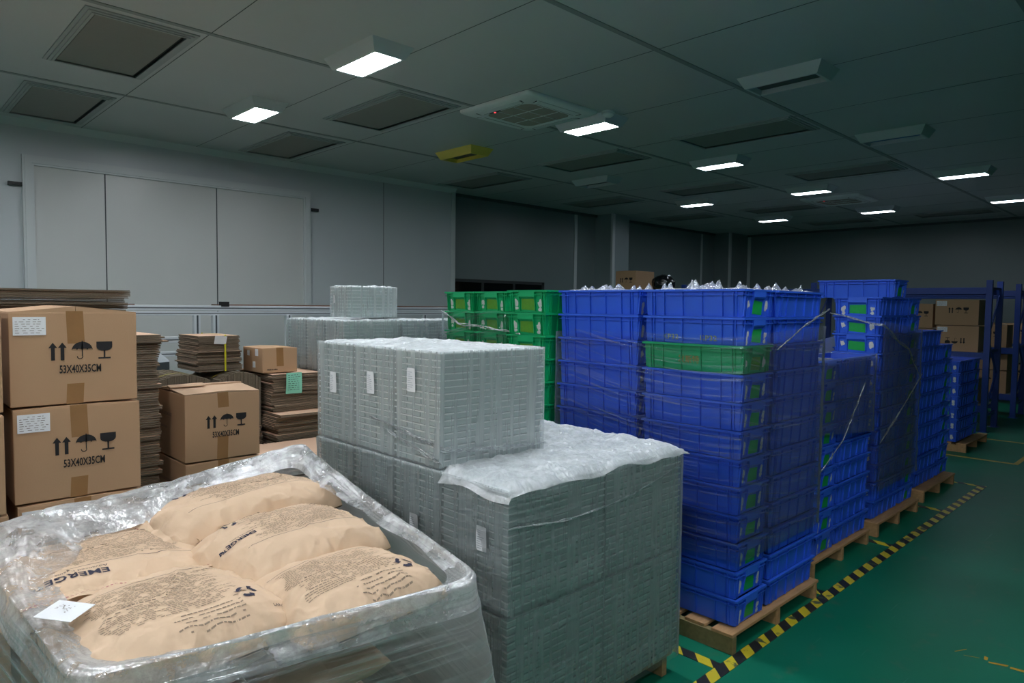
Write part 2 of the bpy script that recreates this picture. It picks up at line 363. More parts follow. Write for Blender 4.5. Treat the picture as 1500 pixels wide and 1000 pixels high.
# floor markings
def hazard(x0, y0, x1, y1, m, label):
    o = MB().box((0, 0, 0.0), (x1-x0, y1-y0, 0.0025)).build('hazard_tape', m, loc=(x0, y0, 0.0005)); tag(o, label, 'floor tape'); return o
hazard(1.2, 1.448, 7.42, 1.508, haz_x, 'long yellow and black striped floor tape along the green aisle')
hazard(2.72, 1.509, 2.78, 2.6, haz_y, 'striped floor tape branching off beside the nearest wooden pallet of blue crates')
hazard(3.88, 1.509, 3.94, 1.66, haz_y, 'short striped tape stub between the first and second crate pallets')
hazard(5.02, 1.509, 5.08, 1.75, haz_y, 'short striped tape stub between the second and third crate pallets')
hazard(6.22, 1.509, 6.28, 1.75, haz_y, 'short striped tape stub between the third and fourth crate pallets')
hazard(7.37, 1.509, 7.42, 1.75, haz_y, 'striped tape end piece turning in at the far end of the aisle tape')
def yline(x0, y0, x1, y1, label):
    o = MB().box((0, 0, 0), (x1-x0, y1-y0, 0.002)).build('floor_line', line_y, loc=(x0, y0, 0.0005)); tag(o, label, 'floor line')
yline(8.72, 1.44, 8.77, 2.3, 'worn yellow floor line crossing in front of the farthest crate pallet')
yline(8.771, 1.44, 13.2, 1.485, 'worn yellow floor line running away beside the farthest crate pallet')
yline(10.18, 1.50, 10.23, 2.12, 'worn yellow floor line beside the foot of the blue rack')
sc = MB()
for (x, y, l, w, a) in ((3.73, .80, .07, .008, -.5), (3.70, .75, .06, .006, -1.2), (3.73, .70, .035, .02, 0), (3.71, .65, .07, .022, -1.3), (3.72, .56, .09, .03, -1.5), (3.70, .50, .1, .03, -1.6)):
    c, s_ = math.cos(a), math.sin(a)
    sc.poly([(x-l/2*c+w/2*s_, y-l/2*s_-w/2*c, .0015), (x+l/2*c+w*.3*s_, y+l/2*s_-w*.3*c, .0015), (x+l*.6*c-w/2*s_, y+l*.6*s_+w/2*c, .0015), (x-l/2*c-w*.2*s_, y-l/2*s_+w*.2*c, .0015)])
tag(sc.build('paint_scraps', mat('orange_paint', '#b08a28', 0.6, 0.2, 30)), 'broken orange paint scraps on the green floor in the near right corner', 'paint marks')

# ================================================================== CEILING FIXTURES
def lamp(x, y, state, label, grp):
    t = thing('ceiling_light', label, 'ceiling light', (x, y, CEIL), 0, grp)
    W, D, Hh = 0.175, 0.335, 0.085     # half sizes at ceiling
    w, d = 0.12, 0.275
    hm = {'yellow': film_yel}.get(state, hood_m)
    mb = MB()
    o = [(-W, -D), (W, -D), (W, D), (-W, D)]; i = [(-w, -d), (w, -d), (w, d), (-w, d)]
    lip = 0.012
    for k in range(4):
        a, b = o[k], o[(k+1) % 4]; c, e = i[(k+1) % 4], i[k]
        mb.poly([(a[0], a[1], 0), (b[0], b[1], 0), (c[0]*1.08, c[1]*1.04, -Hh), (e[0]*1.08, e[1]*1.04, -Hh)])
        mb.poly([(e[0]*1.08, e[1]*1.04, -Hh), (c[0]*1.08, c[1]*1.04, -Hh), (c[0]*.94, c[1]*.97, -Hh), (e[0]*.94, e[1]*.97, -Hh)])
        mb.poly([(e[0]*.94, e[1]*.97, -Hh), (c[0]*.94, c[1]*.97, -Hh), (c[0]*.9, c[1]*.94, -Hh+(.004 if state == 'on' else .04)), (e[0]*.9, e[1]*.94, -Hh+(.004 if state == 'on' else .04))])
    mb.build('housing', hm, parent=t)
    zz = -Hh+0.004 if state == 'on' else -Hh+0.04
    p = MB().box((-w*.93, -d*.96, zz), (w*.93, d*.96, zz+0.004))
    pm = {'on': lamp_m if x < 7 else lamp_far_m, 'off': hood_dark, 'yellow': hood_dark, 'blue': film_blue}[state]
    p.build('diffuser', pm, parent=t)
    return t
XS = [2.8, 5.35, 7.85, 10.55, 13.42]
nm = {0: 'nearest', 1: 'second', 2: 'third', 3: 'fourth', 4: 'farthest'}
for k, x in enumerate(XS):
    lamp(x, 4.465, 'on', ['lit ceiling light panel above the wrapped trays, the brightest in view', 'lit ceiling light panel just beside the white air conditioner', 'lit ceiling light panel between two vent panels, over the crates', 'lit ceiling light panel beside the farther ceiling air conditioner', 'small far lit ceiling light in the middle row near back wall'][k], 'ceiling lights in the middle row')
for k, x in enumerate(XS):
    st = ['on', 'yellow', 'off', 'on', 'on'][k]
    lamp(x, 6.42, st, ['lit ceiling light nearest the left wall, above the folded cartons', 'unlit ceiling light still covered with yellow protective film', 'unlit grey ceiling light in the left row past the yellow one', 'small lit ceiling light in the left row above the distant column', 'smallest lit ceiling light in the left row near back wall'][k], 'ceiling lights in the left row')
for k, x in enumerate(XS):
    st = ['on', 'off', 'blue', 'on', 'on'][k]
    if k == 0: lamp(x, 2.42, 'on', 'lit ceiling light overhead at the top edge of the view', 'ceiling lights in the right row'); continue
    lamp(x, 2.48, st, ['', 'large unlit ceiling light with open grey reflector on the ceiling strip', 'unlit ceiling light with blue protective film inside', 'lit ceiling light in the right row over the blue racks', 'lit ceiling light cut by the right edge of the view'][k], 'ceiling lights in the right row')
for (x, y, l) in ((0.2, 4.465, 'lit ceiling light left of the camera, middle row'), (0.2, 2.45, 'lit ceiling light right above the camera'), (0.2, 6.42, 'lit ceiling light by the left wall, outside the view'),
                  (0.2, 0.55, 'added unseen ceiling light behind and right of the camera'), (2.8, 0.52, 'added unseen ceiling light over the aisle, nearest'), (-2.4, 0.55, 'added unseen ceiling light behind the camera, aisle row'), (0.2, -1.4, 'added unseen ceiling light far right behind the camera'), (2.8, -1.4, 'added unseen ceiling light across the aisle'), (-2.4, -1.4, 'added unseen ceiling light in the rear corner behind the camera'), (-2.4, 2.45, 'lit ceiling light behind the camera, right row'), (-2.4, 4.465, 'lit ceiling light behind the camera, middle row')):  # aisle-side lamps are unseen, added to brighten the aisle-facing sides
    lamp(x, y, 'on', l, 'ceiling lights behind the camera')

def vent(x0, y0, label):
    x1, y1 = x0+0.56, y0+1.19
    t = thing('ceiling_vent', label, 'ceiling vent', ((x0+x1)/2, (y0+y1)/2, CEIL), 0, 'ceiling vent panels')
    a, b = 0.28, 0.595
    f = MB()
    for g, z in ((0.065, 0.008), (0.04, 0.016), (0.018, 0.022)):
        for (p, q) in (((-a-g, -b-g), (a+g, -b)), ((-a-g, b), (a+g, b+g)), ((-a-g, -b), (-a, b)), ((a, -b), (a+g, b))):
            f.box((p[0], p[1], -z), (q[0], q[1], 0))
    f.build('frame', mat('vent_frame', '#a4a8a8', 0.5, 0.03), parent=t)
    MB().box((-a, -b, -0.004), (a, b, 0)).build('gap', gap_m, parent=t)
    MB().box((-a+.012, -b+.016, -0.009), (a-.022, b-.003, -0.0045)).build('panel', grille_m, parent=t)
for (x, y, l) in ((1.175, 5.07, 'large square-looking ceiling vent panel at the top left'), (1.175, 7.13, 'ceiling vent panel at the left edge beside the wall cove'),
                  (3.51, 5.07, 'ceiling vent panel left of the white air conditioner'), (3.51, 7.13, 'ceiling vent panel by the wall, right of the small lit light'),
                  (6.55, 5.07, 'ceiling vent panel behind the light next to the air conditioner'), (6.55, 3.03, 'long ceiling vent panel beside the dark ceiling strip, nearest right'),
                  (6.55, 7.13, 'ceiling vent panel above the wall corner behind yellow light'), (9.33, 3.03, 'ceiling vent panel right of the lit third light, darker'),
                  (9.33, 5.07, 'ceiling vent panel just past the lit third light'), (9.33, 7.13, 'ceiling vent panel behind the unlit grey light'),
                  (12.05, 7.13, 'far ceiling vent panel above the distant column'), (12.1, 5.17, 'far ceiling vent panel left of the farther air conditioner'),
                  (14.72, 3.05, 'far ceiling vent panel near the right edge by back wall'), (14.72, 5.13, 'farthest ceiling vent panel between two small lights')):
    vent(x, y, l)

def aircon(x, y, label):
    t = thing('air_conditioner', label, 'air conditioner', (x, y, CEIL), 0, 'ceiling air conditioners')
    R_ = 0.475
    def sq(h, r, z, n=8):
        pts = []
        for cx, cy, a0 in ((h-r, h-r, 0), (-(h-r), h-r, 90), (-(h-r), -(h-r), 180), (h-r, -(h-r), 270)):
            for i in range(n+1):
                a = math.radians(a0+90*i/n); pts.append((cx+r*math.cos(a), cy+r*math.sin(a), z))
        return pts
    rings = [sq(R_, 0.06, 0), sq(R_, 0.06, -0.018), sq(R_-0.03, 0.07, -0.034), sq(R_-0.09, 0.08, -0.042), sq(0.31, 0.09, -0.048), sq(0.29, 0.085, -0.040)]
    mb = MB(); n = len(rings[0])
    for r in rings: mb.v += r
    for k in range(len(rings)-1):
        for i in range(n):
            j = (i+1) % n; mb.f.append((k*n+i, k*n+j, (k+1)*n+j, (k+1)*n+i)); mb.mi.append(0)
    mb.build('panel', ac_m, parent=t, smooth=True)
    g = MB(); g.poly(sq(0.292, 0.085, -0.041)); g.build('intake_grille', ac_dark, parent=t)
    gb = MB()
    for q in (-0.1, 0.1): gb.box((q-0.003, -0.285, -0.045), (q+0.003, 0.285, -0.041)); gb.box((-0.285, q-0.003, -0.045), (0.285, q+0.003, -0.041))
    gb.build('grille_bars', ac_m, parent=t)
    for k in range(4):
        a = k*PI/2; c, s_ = math.cos(a), math.sin(a)
        m = MB()
        def pt(u, v, z): return (u*c-v*s_, u*s_+v*c, z)
        L = 0.26
        m.hexa([pt(-L, 0.335, -0.050), pt(L, 0.335, -0.050), pt(L+.02, 0.40, -0.044), pt(-L-.02, 0.40, -0.044), pt(-L, 0.335, -0.044), pt(L, 0.335, -0.044), pt(L+.02, 0.40, -0.036), pt(-L-.02, 0.40, -0.036)])
        m.build('louvre', ac_m, parent=t)
        e = MB()
        for s2 in (-1, 1): e.box((0, 0, 0), (0, 0, 0)) if False else e.poly([pt(s2*(L+.021), 0.335, -0.0505), pt(s2*(L+.03), 0.345, -0.0505), pt(s2*(L+.044), 0.398, -0.046), pt(s2*(L+.026), 0.398, -0.046)])
        e.poly([pt(-L, 0.328, -0.0495), pt(L, 0.328, -0.0495), pt(L, 0.333, -0.0495), pt(-L, 0.333, -0.0495)])
        e.build('louvre_gap', gap_m, parent=t)
    d = MB().box((-0.335, 0.05, -0.052), (-0.305, 0.19, -0.048)); d.build('sensor_strip', mat('sensor_dark', '#23282b', 0.4, 0), parent=t)
    MB().box((-0.326, 0.112, -0.055), (-0.312, 0.126, -0.051)).build('red_indicator', emit('red_led', (1, 0.05, 0.06, 1), 3.0) if 'red_led' not in MATS else MATS['red_led'], parent=t)
aircon(4.68, 4.67, 'white square cassette air conditioner on the ceiling with brown grille')
aircon(12.0, 4.6, 'distant ceiling air conditioner in shade, behind the far small lights')

t = thing('smoke_detector', 'small round white smoke detector on ceiling beside the air conditioner', 'smoke detector', (5.2, 4.13, CEIL))
def lathe(prof, seg=28):
    mb = MB(); n = len(prof)
    mb.grid(seg, n-1, lambda u, v: (prof[round(v*(n-1))][0]*math.cos(-2*PI*u), prof[round(v*(n-1))][0]*math.sin(-2*PI*u), prof[round(v*(n-1))][1]), closed=True); return mb
lathe([(0.062, 0), (0.062, -0.016), (0.05, -0.018)]).build('base', ac_m, parent=t, smooth=False)
lathe([(0.048, -0.018), (0.053, -0.022), (0.053, -0.036), (0.044, -0.044), (0.03, -0.054), (0.001, -0.056)]).build('sensor_head', ac_m, parent=t)

# ================================================================== PALLETS
def pallet(x0, x1, y0, y1, label, h=0.098, olive=False, overhang=0.0, edge=0.0):
    cx, cy = (x0+x1)/2, (y0+y1)/2
    t = thing('wooden_pallet', label, 'pallet', (cx, cy, 0), 0, 'wooden pallets')
    w, d = (x1-x0)/2, (y1-y0)/2
    bt = 0.016
    ns = 3
    for k in range(ns):                     # stringers stand across, seen end-on from the aisle
        sx = -w+0.012 + k*(2*w-0.06)/(ns-1) - 0.012
        MB().box((sx, -d+edge, 0.0), (sx+0.036, d-0.01, h-bt)).build('stringer', wood_olive if (olive and k == 0) else wood, parent=t, bevel=0.002, seg=1)
    n = max(5, int(2*d/0.14)); sl = 2*d/n
    for k in range(n):
        jx = random.uniform(-.006, .006)
        MB().box((-w+jx, -d+k*sl+0.0, h-bt), (w+jx, -d+k*sl+sl*random.uniform(.66, .8), h)).build('deck_board', wood, parent=t, bevel=0.002, seg=1)
    return t

# ================================================================== CRATES
CH = 0.132
def crate_meshes(L, W, body_m, tagm, key):
    """local: length along X, handles on the two X ends"""
    l, w, H = L/2, W/2, CH-0.0008
    tp = 0.012
    mb = MB()
    # outer walls (tapering), inner walls, floor
    def ring(dx, z): return [(-l+dx, -w+dx, z), (l-dx, -w+dx, z), (l-dx, w-dx, z), (-l+dx, w-dx, z)]
    rs = [ring(0.022, 0.0), ring(0.013, H-0.012), ring(0.0, H-0.010), ring(0.0, H), ring(0.016, H), ring(0.026, 0.006)]
    n = len(mb.v)
    for r in rs: mb.v += r
    for k in range(len(rs)-1):
        for i in range(4):
            j = (i+1) % 4; mb.f.append((n+k*4+i, n+k*4+j, n+k*4+4+j, n+k*4+4+i)); mb.mi.append(0 if k < 4 else 1)
    mb.f.append((n+3, n+2, n+1, n)); mb.mi.append(0)
    e = n+20; mb.f.append((e, e+1, e+2, e+3)); mb.mi.append(1)
    def lerp_out(z): return 0.022+(0.013-0.022)*z/(H-0.012)
    # second flange under the rim
    for s_ in (-1, 1):
        y = s_*(w-0.013); mb.box((-l+0.004, min(y, y+s_*0.009), H-0.030), (l-0.004, max(y, y+s_*0.009), H-0.026))
        xx = s_*(l-0.013); mb.box((min(xx, xx+s_*0.009), -w+0.004, H-0.030), (max(xx, xx+s_*0.009), w-0.004, H-0.026))
    # ribs on the long sides
    for f in (-0.90, -0.84, -0.62, -0.21, 0.21, 0.62, 0.84, 0.90):
        xx = f*(l-0.02)
        for s_ in (-1, 1):
            yb, yt = s_*(w-0.022), s_*(w-0.013)
            a, b = (xx-0.002, xx+0.002)
            mb.hexa([(a, yb-s_*.001, 0.004), (b, yb-s_*.001, 0.004), (b, yb+s_*0.009, 0.004), (a, yb+s_*0.009, 0.004),
                     (a, yt-s_*.001, H-0.011), (b, yt-s_*.001, H-0.011), (b, yt+s_*0.008, H-0.011), (a, yt+s_*0.008, H-0.011)])
    # fins on the ends
    for f in (-0.93, -0.80, 0.80, 0.93):
        yy = f*(w-0.014)
        for s_ in (-1, 1):
            xb, xt = s_*(l-0.022), s_*(l-0.013)
            mb.hexa([(xb-s_*.001, yy-0.002, 0.004), (xb-s_*.001, yy+0.002, 0.004), (xb+s_*0.010, yy+0.002, 0.004), (xb+s_*0.010, yy-0.002, 0.004),
                     (xt-s_*.001, yy-0.002, H-0.011), (xt-s_*.001, yy+0.002, H-0.011), (xt+s_*0.009, yy+0.002, H-0.011), (xt+s_*0.009, yy-0.002, H-0.011)])
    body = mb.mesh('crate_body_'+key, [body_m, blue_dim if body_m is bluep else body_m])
    # handle hood on the +X end
    hm = MB(); hw = W*0.19
    x0 = l-0.014
    prof = [(0.0, H-0.001), (0.013, H-0.001), (0.014, H-0.036), (0.006, H-0.046), (0.0, H-0.046)]
    hm.prism([(a, b) for a, b in prof], 2*hw, lambda u, v, d: (x0+u, -hw+d, v))
    for s_ in (-1, 1):       # flared side cheeks running down from the hood
        y = s_*hw
        pf = [(0.0, H-0.002), (0.014, H-0.002), (0.014, H-0.040), (0.006, H-0.075), (0.002, 0.012), (-0.009, 0.006)]
        hm.prism([(a, b) for a, b in pf], 0.004, lambda u, v, d: (x0+u, y-0.002+d, v))
    handle = hm.mesh('crate_handle_'+key, body_m)
    # stickers on the +X end (drawn on the wall slope)
    def endp(y, z, off=0.0012): return (l-lerp_out(z)+off, y, z)
    sets = []
    rr = random.Random(hash(key) % 1000 if False else len(key)*7+3)
    for vi in range(4):
        g = MB(); a = rr.uniform(-.004, .004)
        g.poly([endp(-hw*.9+a*.3, .012+rr.random()*.01), endp(hw*.9+a*.3, .010+rr.random()*.01), endp(hw*.88, .072+rr.random()*.008), endp(-hw*.85, .074+rr.random()*.008)])
        gm = g.mesh('sticker_g_%s_%d' % (key, vi), tagm)
        wm = MB()
        for sx in (-1, 1):
            cy = sx*(hw+0.5*(w*.8-hw)); cz = rr.uniform(.045, .06); nn = 11
            for rep in range(1+(vi+sx) % 2):
                pts = []
                ry, rz_ = rr.uniform(.012, .019), rr.uniform(.018, .032)/(1+rep)
                for q in range(nn):
                    th = 2*PI*q/nn; rad = rr.uniform(.55, 1.15); pts.append(endp(cy+math.cos(th)*ry*rad, cz-rep*.03+math.sin(th)*rz_*rad, .0014))
                wm.poly(pts)
        wmm = wm.mesh('sticker_w_%s_%d' % (key, vi), sticker_w)
        sets.append((gm, wmm))
    return body, handle, sets
CRM = {}
def crate(cx, cy, z, along, colour, label, group, L=0.553, W=0.303, k=0):
    key = '%s_%.3f_%.3f' % (colour, L, W)
    if key not in CRM:
        CRM[key] = crate_meshes(L, W, bluep if colour == 'blue' else greenp, sticker_g if colour == 'blue' else sticker_lg, key)
    body, handle, sets = CRM[key]
    rz = (0 if along == 'x' else -PI/2) + random.uniform(-.006, .006)
    t = thing('plastic_crate', label, 'crate', (cx+random.uniform(-.003, .003), cy+random.uniform(-.003, .003), z), rz, group)
    link('body', body, t)
    link('handle', handle, t); h2 = link('handle', handle, t, rz=PI)
    g, wv = sets[k % 4]; link('green_sticker', g, t)['label'] = 'green square sticker'; link('torn_sticker', wv, t)['label'] = 'torn remains of white stickers'
    g, wv = sets[(k+1) % 4]; link('green_sticker', g, t, rz=PI)['label'] = 'green square sticker'; link('torn_sticker', wv, t, rz=PI)['label'] = 'torn remains of white stickers'
    return t
def stack(x0, x1, y0, y1, zb, n, along, where, group, colour='blue', special={}, lean=(0, 0)):
    L, W = (x1-x0, y1-y0) if along == 'x' else (y1-y0, x1-x0)
    out = []
    for i in range(n):
        c = special.get(n-1-i, colour)
        lab = '%s crate, %s in %s' % (c, ORD[n-1-i], where); lab = lab.replace('second from the top', 'second from top')
        for w_ in ('third','fourth','fifth','sixth','seventh','eighth','ninth','tenth','eleventh','twelfth'): lab = lab.replace(w_+' from the top', w_+' from top')
        assert len(lab.split()) <= 16, lab
        out.append(crate((x0+x1)/2+lean[0]*i/n, (y0+y1)/2+lean[1]*i/n, zb+i*CH, along, c, lab, group, round(L, 3), round(W, 3), k=random.randrange(4)))
    return out
PT = 0.0995
P1a = stack(2.932, 3.235, 1.522, 2.076, PT+.004, 12, 'y', 'the tall stack at the near corner pallet', 'crates on the nearest pallet', special={2: 'green'})
P1b = stack(3.272, 3.826, 1.522, 1.825, PT+.004, 12, 'x', 'the ribbed nearest pallet stack', 'crates on the nearest pallet')
P1c = stack(2.932, 3.235, 2.11, 2.664, PT+.004, 12, 'y', 'the stack beside the green ones', 'crates on the nearest pallet')
pallet(2.885, 3.845, 1.508, 2.70, 'wooden pallet with olive side board under the nearest blue crates', olive=True)
stack(4.125, 4.428, 1.645, 2.2, PT+.004, 9, 'y', 'the shorter stack with stickered end, second pallet', 'crates on the second pallet')
stack(4.45, 5.003, 1.645, 1.948, PT+.004, 9, 'x', 'the shorter ribbed stack, second pallet', 'crates on the second pallet', L) if False else stack(4.45, 5.003, 1.645, 1.948, PT+.004, 9, 'x', 'the shorter ribbed stack, second pallet', 'crates on the second pallet')
pallet(4.06, 5.0, 1.63, 2.45, 'wooden pallet under the second group of blue crates, seen edge on')
stack(5.20, 5.753, 1.675, 2.01, PT+.004, 12, 'x', 'the tall ribbed stack on the third pallet', 'crates on the third pallet', lean=(-.0, 0))
stack(5.785, 6.088, 1.675, 2.228, PT+.004, 12, 'y', 'the tall stack facing the aisle on third pallet', 'crates on the third pallet')
crate(5.60, 1.955, PT+.004+12*CH, 'y', 'blue', 'single blue crate lying across the very top of the third pallet', 'crates on the third pallet', k=2)
pallet(5.16, 6.10, 1.635, 2.5, 'wooden pallet under the third and tallest group of crates')
stack(6.40, 7.0, 1.745, 2.05, PT+.004, 10, 'x', 'the ribbed stack on the fourth pallet', 'crates on the fourth pallet')
stack(7.03, 7.34, 1.745, 2.298, PT+.004, 9, 'y', 'the aisle-facing stack on the fourth pallet', 'crates on the fourth pallet')
pallet(6.38, 7.33, 1.68, 2.5, 'wooden pallet under the fourth group of blue crates')
stack(9.02, 9.575, 2.06, 2.365, PT+.004, 7, 'x', 'the left stack on the farthest pallet', 'crates on the farthest pallet')
stack(9.62, 9.92, 2.06, 2.615, PT+.004, 7, 'y', 'the right stack on the farthest pallet', 'crates on the farthest pallet')
pallet(9.0, 10.0, 1.97, 2.7, 'farthest wooden pallet, low beside the blue rack')
# green crates behind
stack(2.870, 3.423, 2.70, 3.03, PT+.006, 12, 'x', 'the green stack touching the blue ones', 'green crates', colour='green')
stack(3.0, 3.553, 3.165, 3.475, PT+.004, 12, 'x', 'the middle green stack', 'green crates', colour='green')
stack(3.0, 3.553, 3.485, 3.795, PT+.004, 12, 'x', 'the leftmost green stack', 'green crates', colour='green')
pallet(2.86, 3.80, 2.71, 3.90, 'wooden pallet hidden under the green crates')

# marks on the nearest stack: yellow scribbles and orange characters
def mark(parent_crate, body, x, z, size, m, xs=1, slant=0, name='handwriting'):
    # the long side at local +Y of a crate turned -90 deg faces the camera side (-X world)
    mb = MB(); t = parent_crate
    W = 0.303; w = W/2
    def frame(u, v, d):
        zz = z+v; off = 0.022+(0.013-0.022)*zz/(CH-.013)
        return (u+x, -(w-off+0.0015), zz)
    add_text(mb, body, 0, 0, size, frame, xs=xs, bold=0)
    return mb.build(name, m, parent=t)
yel_pen = mat('yellow_pen', '#a3a836', 0.6, 0.1); or_pen = mat('orange_pen', '#b9863a', 0.6, 0.1)

# ------------------------------------------------------------------ crumpled bags inside the top crates
def crumple(x0, x1, y0, y1, z, label, peaks, name='plastic_bag', hgt=0.05, m=clear_bag, seed=0, grp='clear bags in the top crates'):
    cx, cy = (x0+x1)/2, (y0+y1)/2; w, d = (x1-x0)/2, (y1-y0)/2
    rr = random.Random(seed)
    pk = [(rr.uniform(-.9, .9)*w, rr.uniform(-.9, .9)*d, rr.uniform(.4, 1)*hgt, rr.uniform(.016, .032)) for _ in range(peaks)]
    def fn(u, v):
        x, y = (u*2-1)*w, (v*2-1)*d
        h = 0.008*noise.noise(Vector((x*30, y*30, seed)))+0.006
        for px, py, ph, pr in pk:
            dd = math.hypot(x-px, y-py)/pr
            h += ph*max(0, 1-dd)**1.3
        e = min(1, (1-abs(u*2-1))*8, (1-abs(v*2-1))*8)
        return (x+.006*noise.noise(Vector((x*50, y*50, 3))), y+.006*noise.noise(Vector((x*50, y*50, 9))), h*e-0.012*(1-e))
    mb = MB().grid(46, 46, fn)
    o = mb.build(name, m, loc=(cx, cy, z)); tag(o, label, 'plastic bag', grp); return o
ZT = PT+.004+12*CH
crumple(2.95, 3.218, 1.54, 2.06, ZT-.004, 'clear plastic bag peaking out of the near corner crate', 16, seed=1, hgt=.06)
crumple(2.95, 3.218, 2.13, 2.645, ZT-.004, 'clear plastic bag poking out of top crate beside the green ones', 14, seed=2, hgt=.05)
crumple(3.29, 3.81, 1.54, 1.81, ZT-.004, 'clear plastic bag in the top ribbed crate of nearest pallet', 10, seed=5, hgt=.045)
crumple(4.14, 4.41, 1.66, 2.18, PT+.004+9*CH-.004, 'clear plastic bag lying in the top crate of second pallet', 12, seed=6, hgt=.04)

# ------------------------------------------------------------------ stretch film shells
def shell(name, x0, x1, y0, y1, z0, z1, m, label, amp=0.004, r=0.02, top=None, bot=None, n=120, nz=26, sides='all', flare=0.0, seed=0, cat='stretch film'):
    cx, cy = (x0+x1)/2, (y0+y1)/2; w, d = (x1-x0)/2, (y1-y0)/2
    per = [(-w, -d), (w, -d), (w, d), (-w, d)]
    segs = {'all': [0, 1, 2, 3, 0], 'near': [3, 0, 1, 2], 'front': [3, 0, 1]}[sides]
    P = [Vector(per[k]) for k in segs]; L = [0]
    for a, b in zip(P, P[1:]): L.append(L[-1]+(b-a).length)
    T = L[-1]
    def at(s_):
        for i in range(len(P)-1):
            if s_ <= L[i+1]+1e-9:
                f = (s_-L[i])/(L[i+1]-L[i]); p = P[i].lerp(P[i+1], f); nrm = (P[i+1]-P[i]).normalized(); nrm = Vector((nrm.y, -nrm.x))
                return p, nrm
    def fn(u, v):
        s_ = u*T; p, nrm = at(min(s_, T))
        zt = z1+(top(u) if top else 0); zb = z0+(bot(u) if bot else 0)
        z = zb+(zt-zb)*v
        q = noise.noise(Vector((p.x*5+seed, p.y*5, z*14)))+0.5*noise.noise(Vector((p.x*12, p.y*12+seed, z*40)))
        o = amp*(q+0.6)+flare*(1-v)**2
        return (p.x+nrm.x*o, p.y+nrm.y*o, z)
    mb = MB().grid(n, nz, fn); mb.uv = [(i/n*T, j/nz*(z1-z0)+.12*math.sin(i/n*T*2+seed)) for j in range(nz+1) for i in range(n+1)]
    ob = mb.build(name, m, loc=(cx, cy, 0), smooth=True); tag(ob, label, cat); return ob
shell('stretch_film', 2.922, 3.836, 1.512, 2.68, 0.42, 1.47, stretch_blue, 'clear stretch film banded around the crates on the nearest pallet', amp=.003,
      top=lambda u: 0.08*math.sin(u*5)*0.5 if u < .75 else .0)
shell('stretch_film', 4.115, 5.013, 1.633, 2.24, 0.60, 1.30, stretch_blue, 'clear stretch film slung around the crates on the second pallet', amp=.006, sides='all', seed=4, bot=lambda u: .25*(1-u), flare=.0)
shell('stretch_film', 5.19, 6.10, 1.663, 2.245, 0.32, 1.52, stretch_blue, 'loose stretch film twisted around the tall third pallet of crates', amp=.009, seed=8, top=lambda u: -.25*u)
shell('stretch_film', 2.985, 3.57, 3.15, 3.81, 0.9, 1.56, stretch_blue, 'clear stretch film band round the two left green stacks', amp=.005, seed=12)
def strand(pts, r, label, seed=0):
    """gathered rope-like strand of film"""
    mb = MB(); rr = random.Random(seed); P = [Vector(p) for p in pts]
    N = 60; C = []
    tot = len(P)-1
    for i in range(N+1):
        f = i/N*tot; k = min(int(f), tot-1); p = P[k].lerp(P[k+1], f-k); C.append(p)
    for st in range(5):
        ph = rr.random()*6; Q = []
        for i, p in enumerate(C):
            e = math.sin(PI*i/N)*.8+.2
            Q.append((p.x+rr.uniform(-1, 1)*.0015, p.y+math.cos(i*.4+ph)*r*.8*e, p.z+math.sin(i*.33+ph)*r*1.4*e+noise.noise(Vector((i*.2, st, seed)))*r))
        mb.tube(Q, r*.33, 5)
    o = mb.build('film_strand', strand_m, smooth=True); tag(o, label, 'stretch film'); return o
strand([(3.24, 1.505, 1.40), (3.55, 1.50, 1.52), (3.84, 1.50, 1.60)], .005, 'bright gathered film strand slanting up across the nearest pallet crates', 1)
strand([(5.18, 2.02, 1.57), (5.18, 1.66, 1.49), (5.75, 1.655, 1.30), (6.09, 1.655, 1.05)], .007, 'bright film strand falling across the tall third pallet crates', 2)
strand([(6.10, 1.65, 1.10), (5.6, 1.65, .85), (5.2, 1.655, .66)], .006, 'twisted film strand low on the tall third pallet crates', 3)
strand([(4.115, 1.635, .62), (4.45, 1.63, .78), (4.8, 1.63, 1.12)], .006, 'twisted film strand across the second pallet crates', 4)
strand([(2.98, 3.82, 1.56), (2.975, 3.6, 1.47), (2.975, 3.16, 1.44), (2.86, 2.9, 1.43)], .005, 'gathered film strand along the green crates', 5)

# ================================================================== TRAY PACKAGES
def tray_mesh(L, W, h, key):
    l, w = L/2, W/2; mb = MB()
    def ring(dx, z): return [(-l+dx, -w+dx, z), (l-dx, -w+dx, z), (l-dx, w-dx, z), (-l+dx, w-dx, z)]
    rs = [ring(.006, 0), ring(.005, h*.78), ring(0, h*.80), ring(0, h*.97), ring(.003, h*.97)]
    n = 0
    for r in rs: mb.v += r
    for k in range(len(rs)-1):
        for i in range(4):
            j = (i+1) % 4; mb.f.append((k*4+i, k*4+j, k*4+4+j, k*4+4+i)); mb.mi.append(1 if k in (1, 2, 3) else 0)
    mb.f.append((3, 2, 1, 0)); mb.mi.append(0); e = 16; mb.f.append((e, e+1, e+2, e+3)); mb.mi.append(0)
    # stacking lugs on the short ends
    for s_ in (-1, 1):
        for y in (-w*.62, 0, w*.62):
            x = s_*(l-.002); mb.box((min(x, x-s_*.01), y-.022, h*.10), (max(x, x-s_*.01), y+.022, h*.66))
    return mb.mesh('tray_'+key, [tray_m, tray_rim_m])
TM = {}
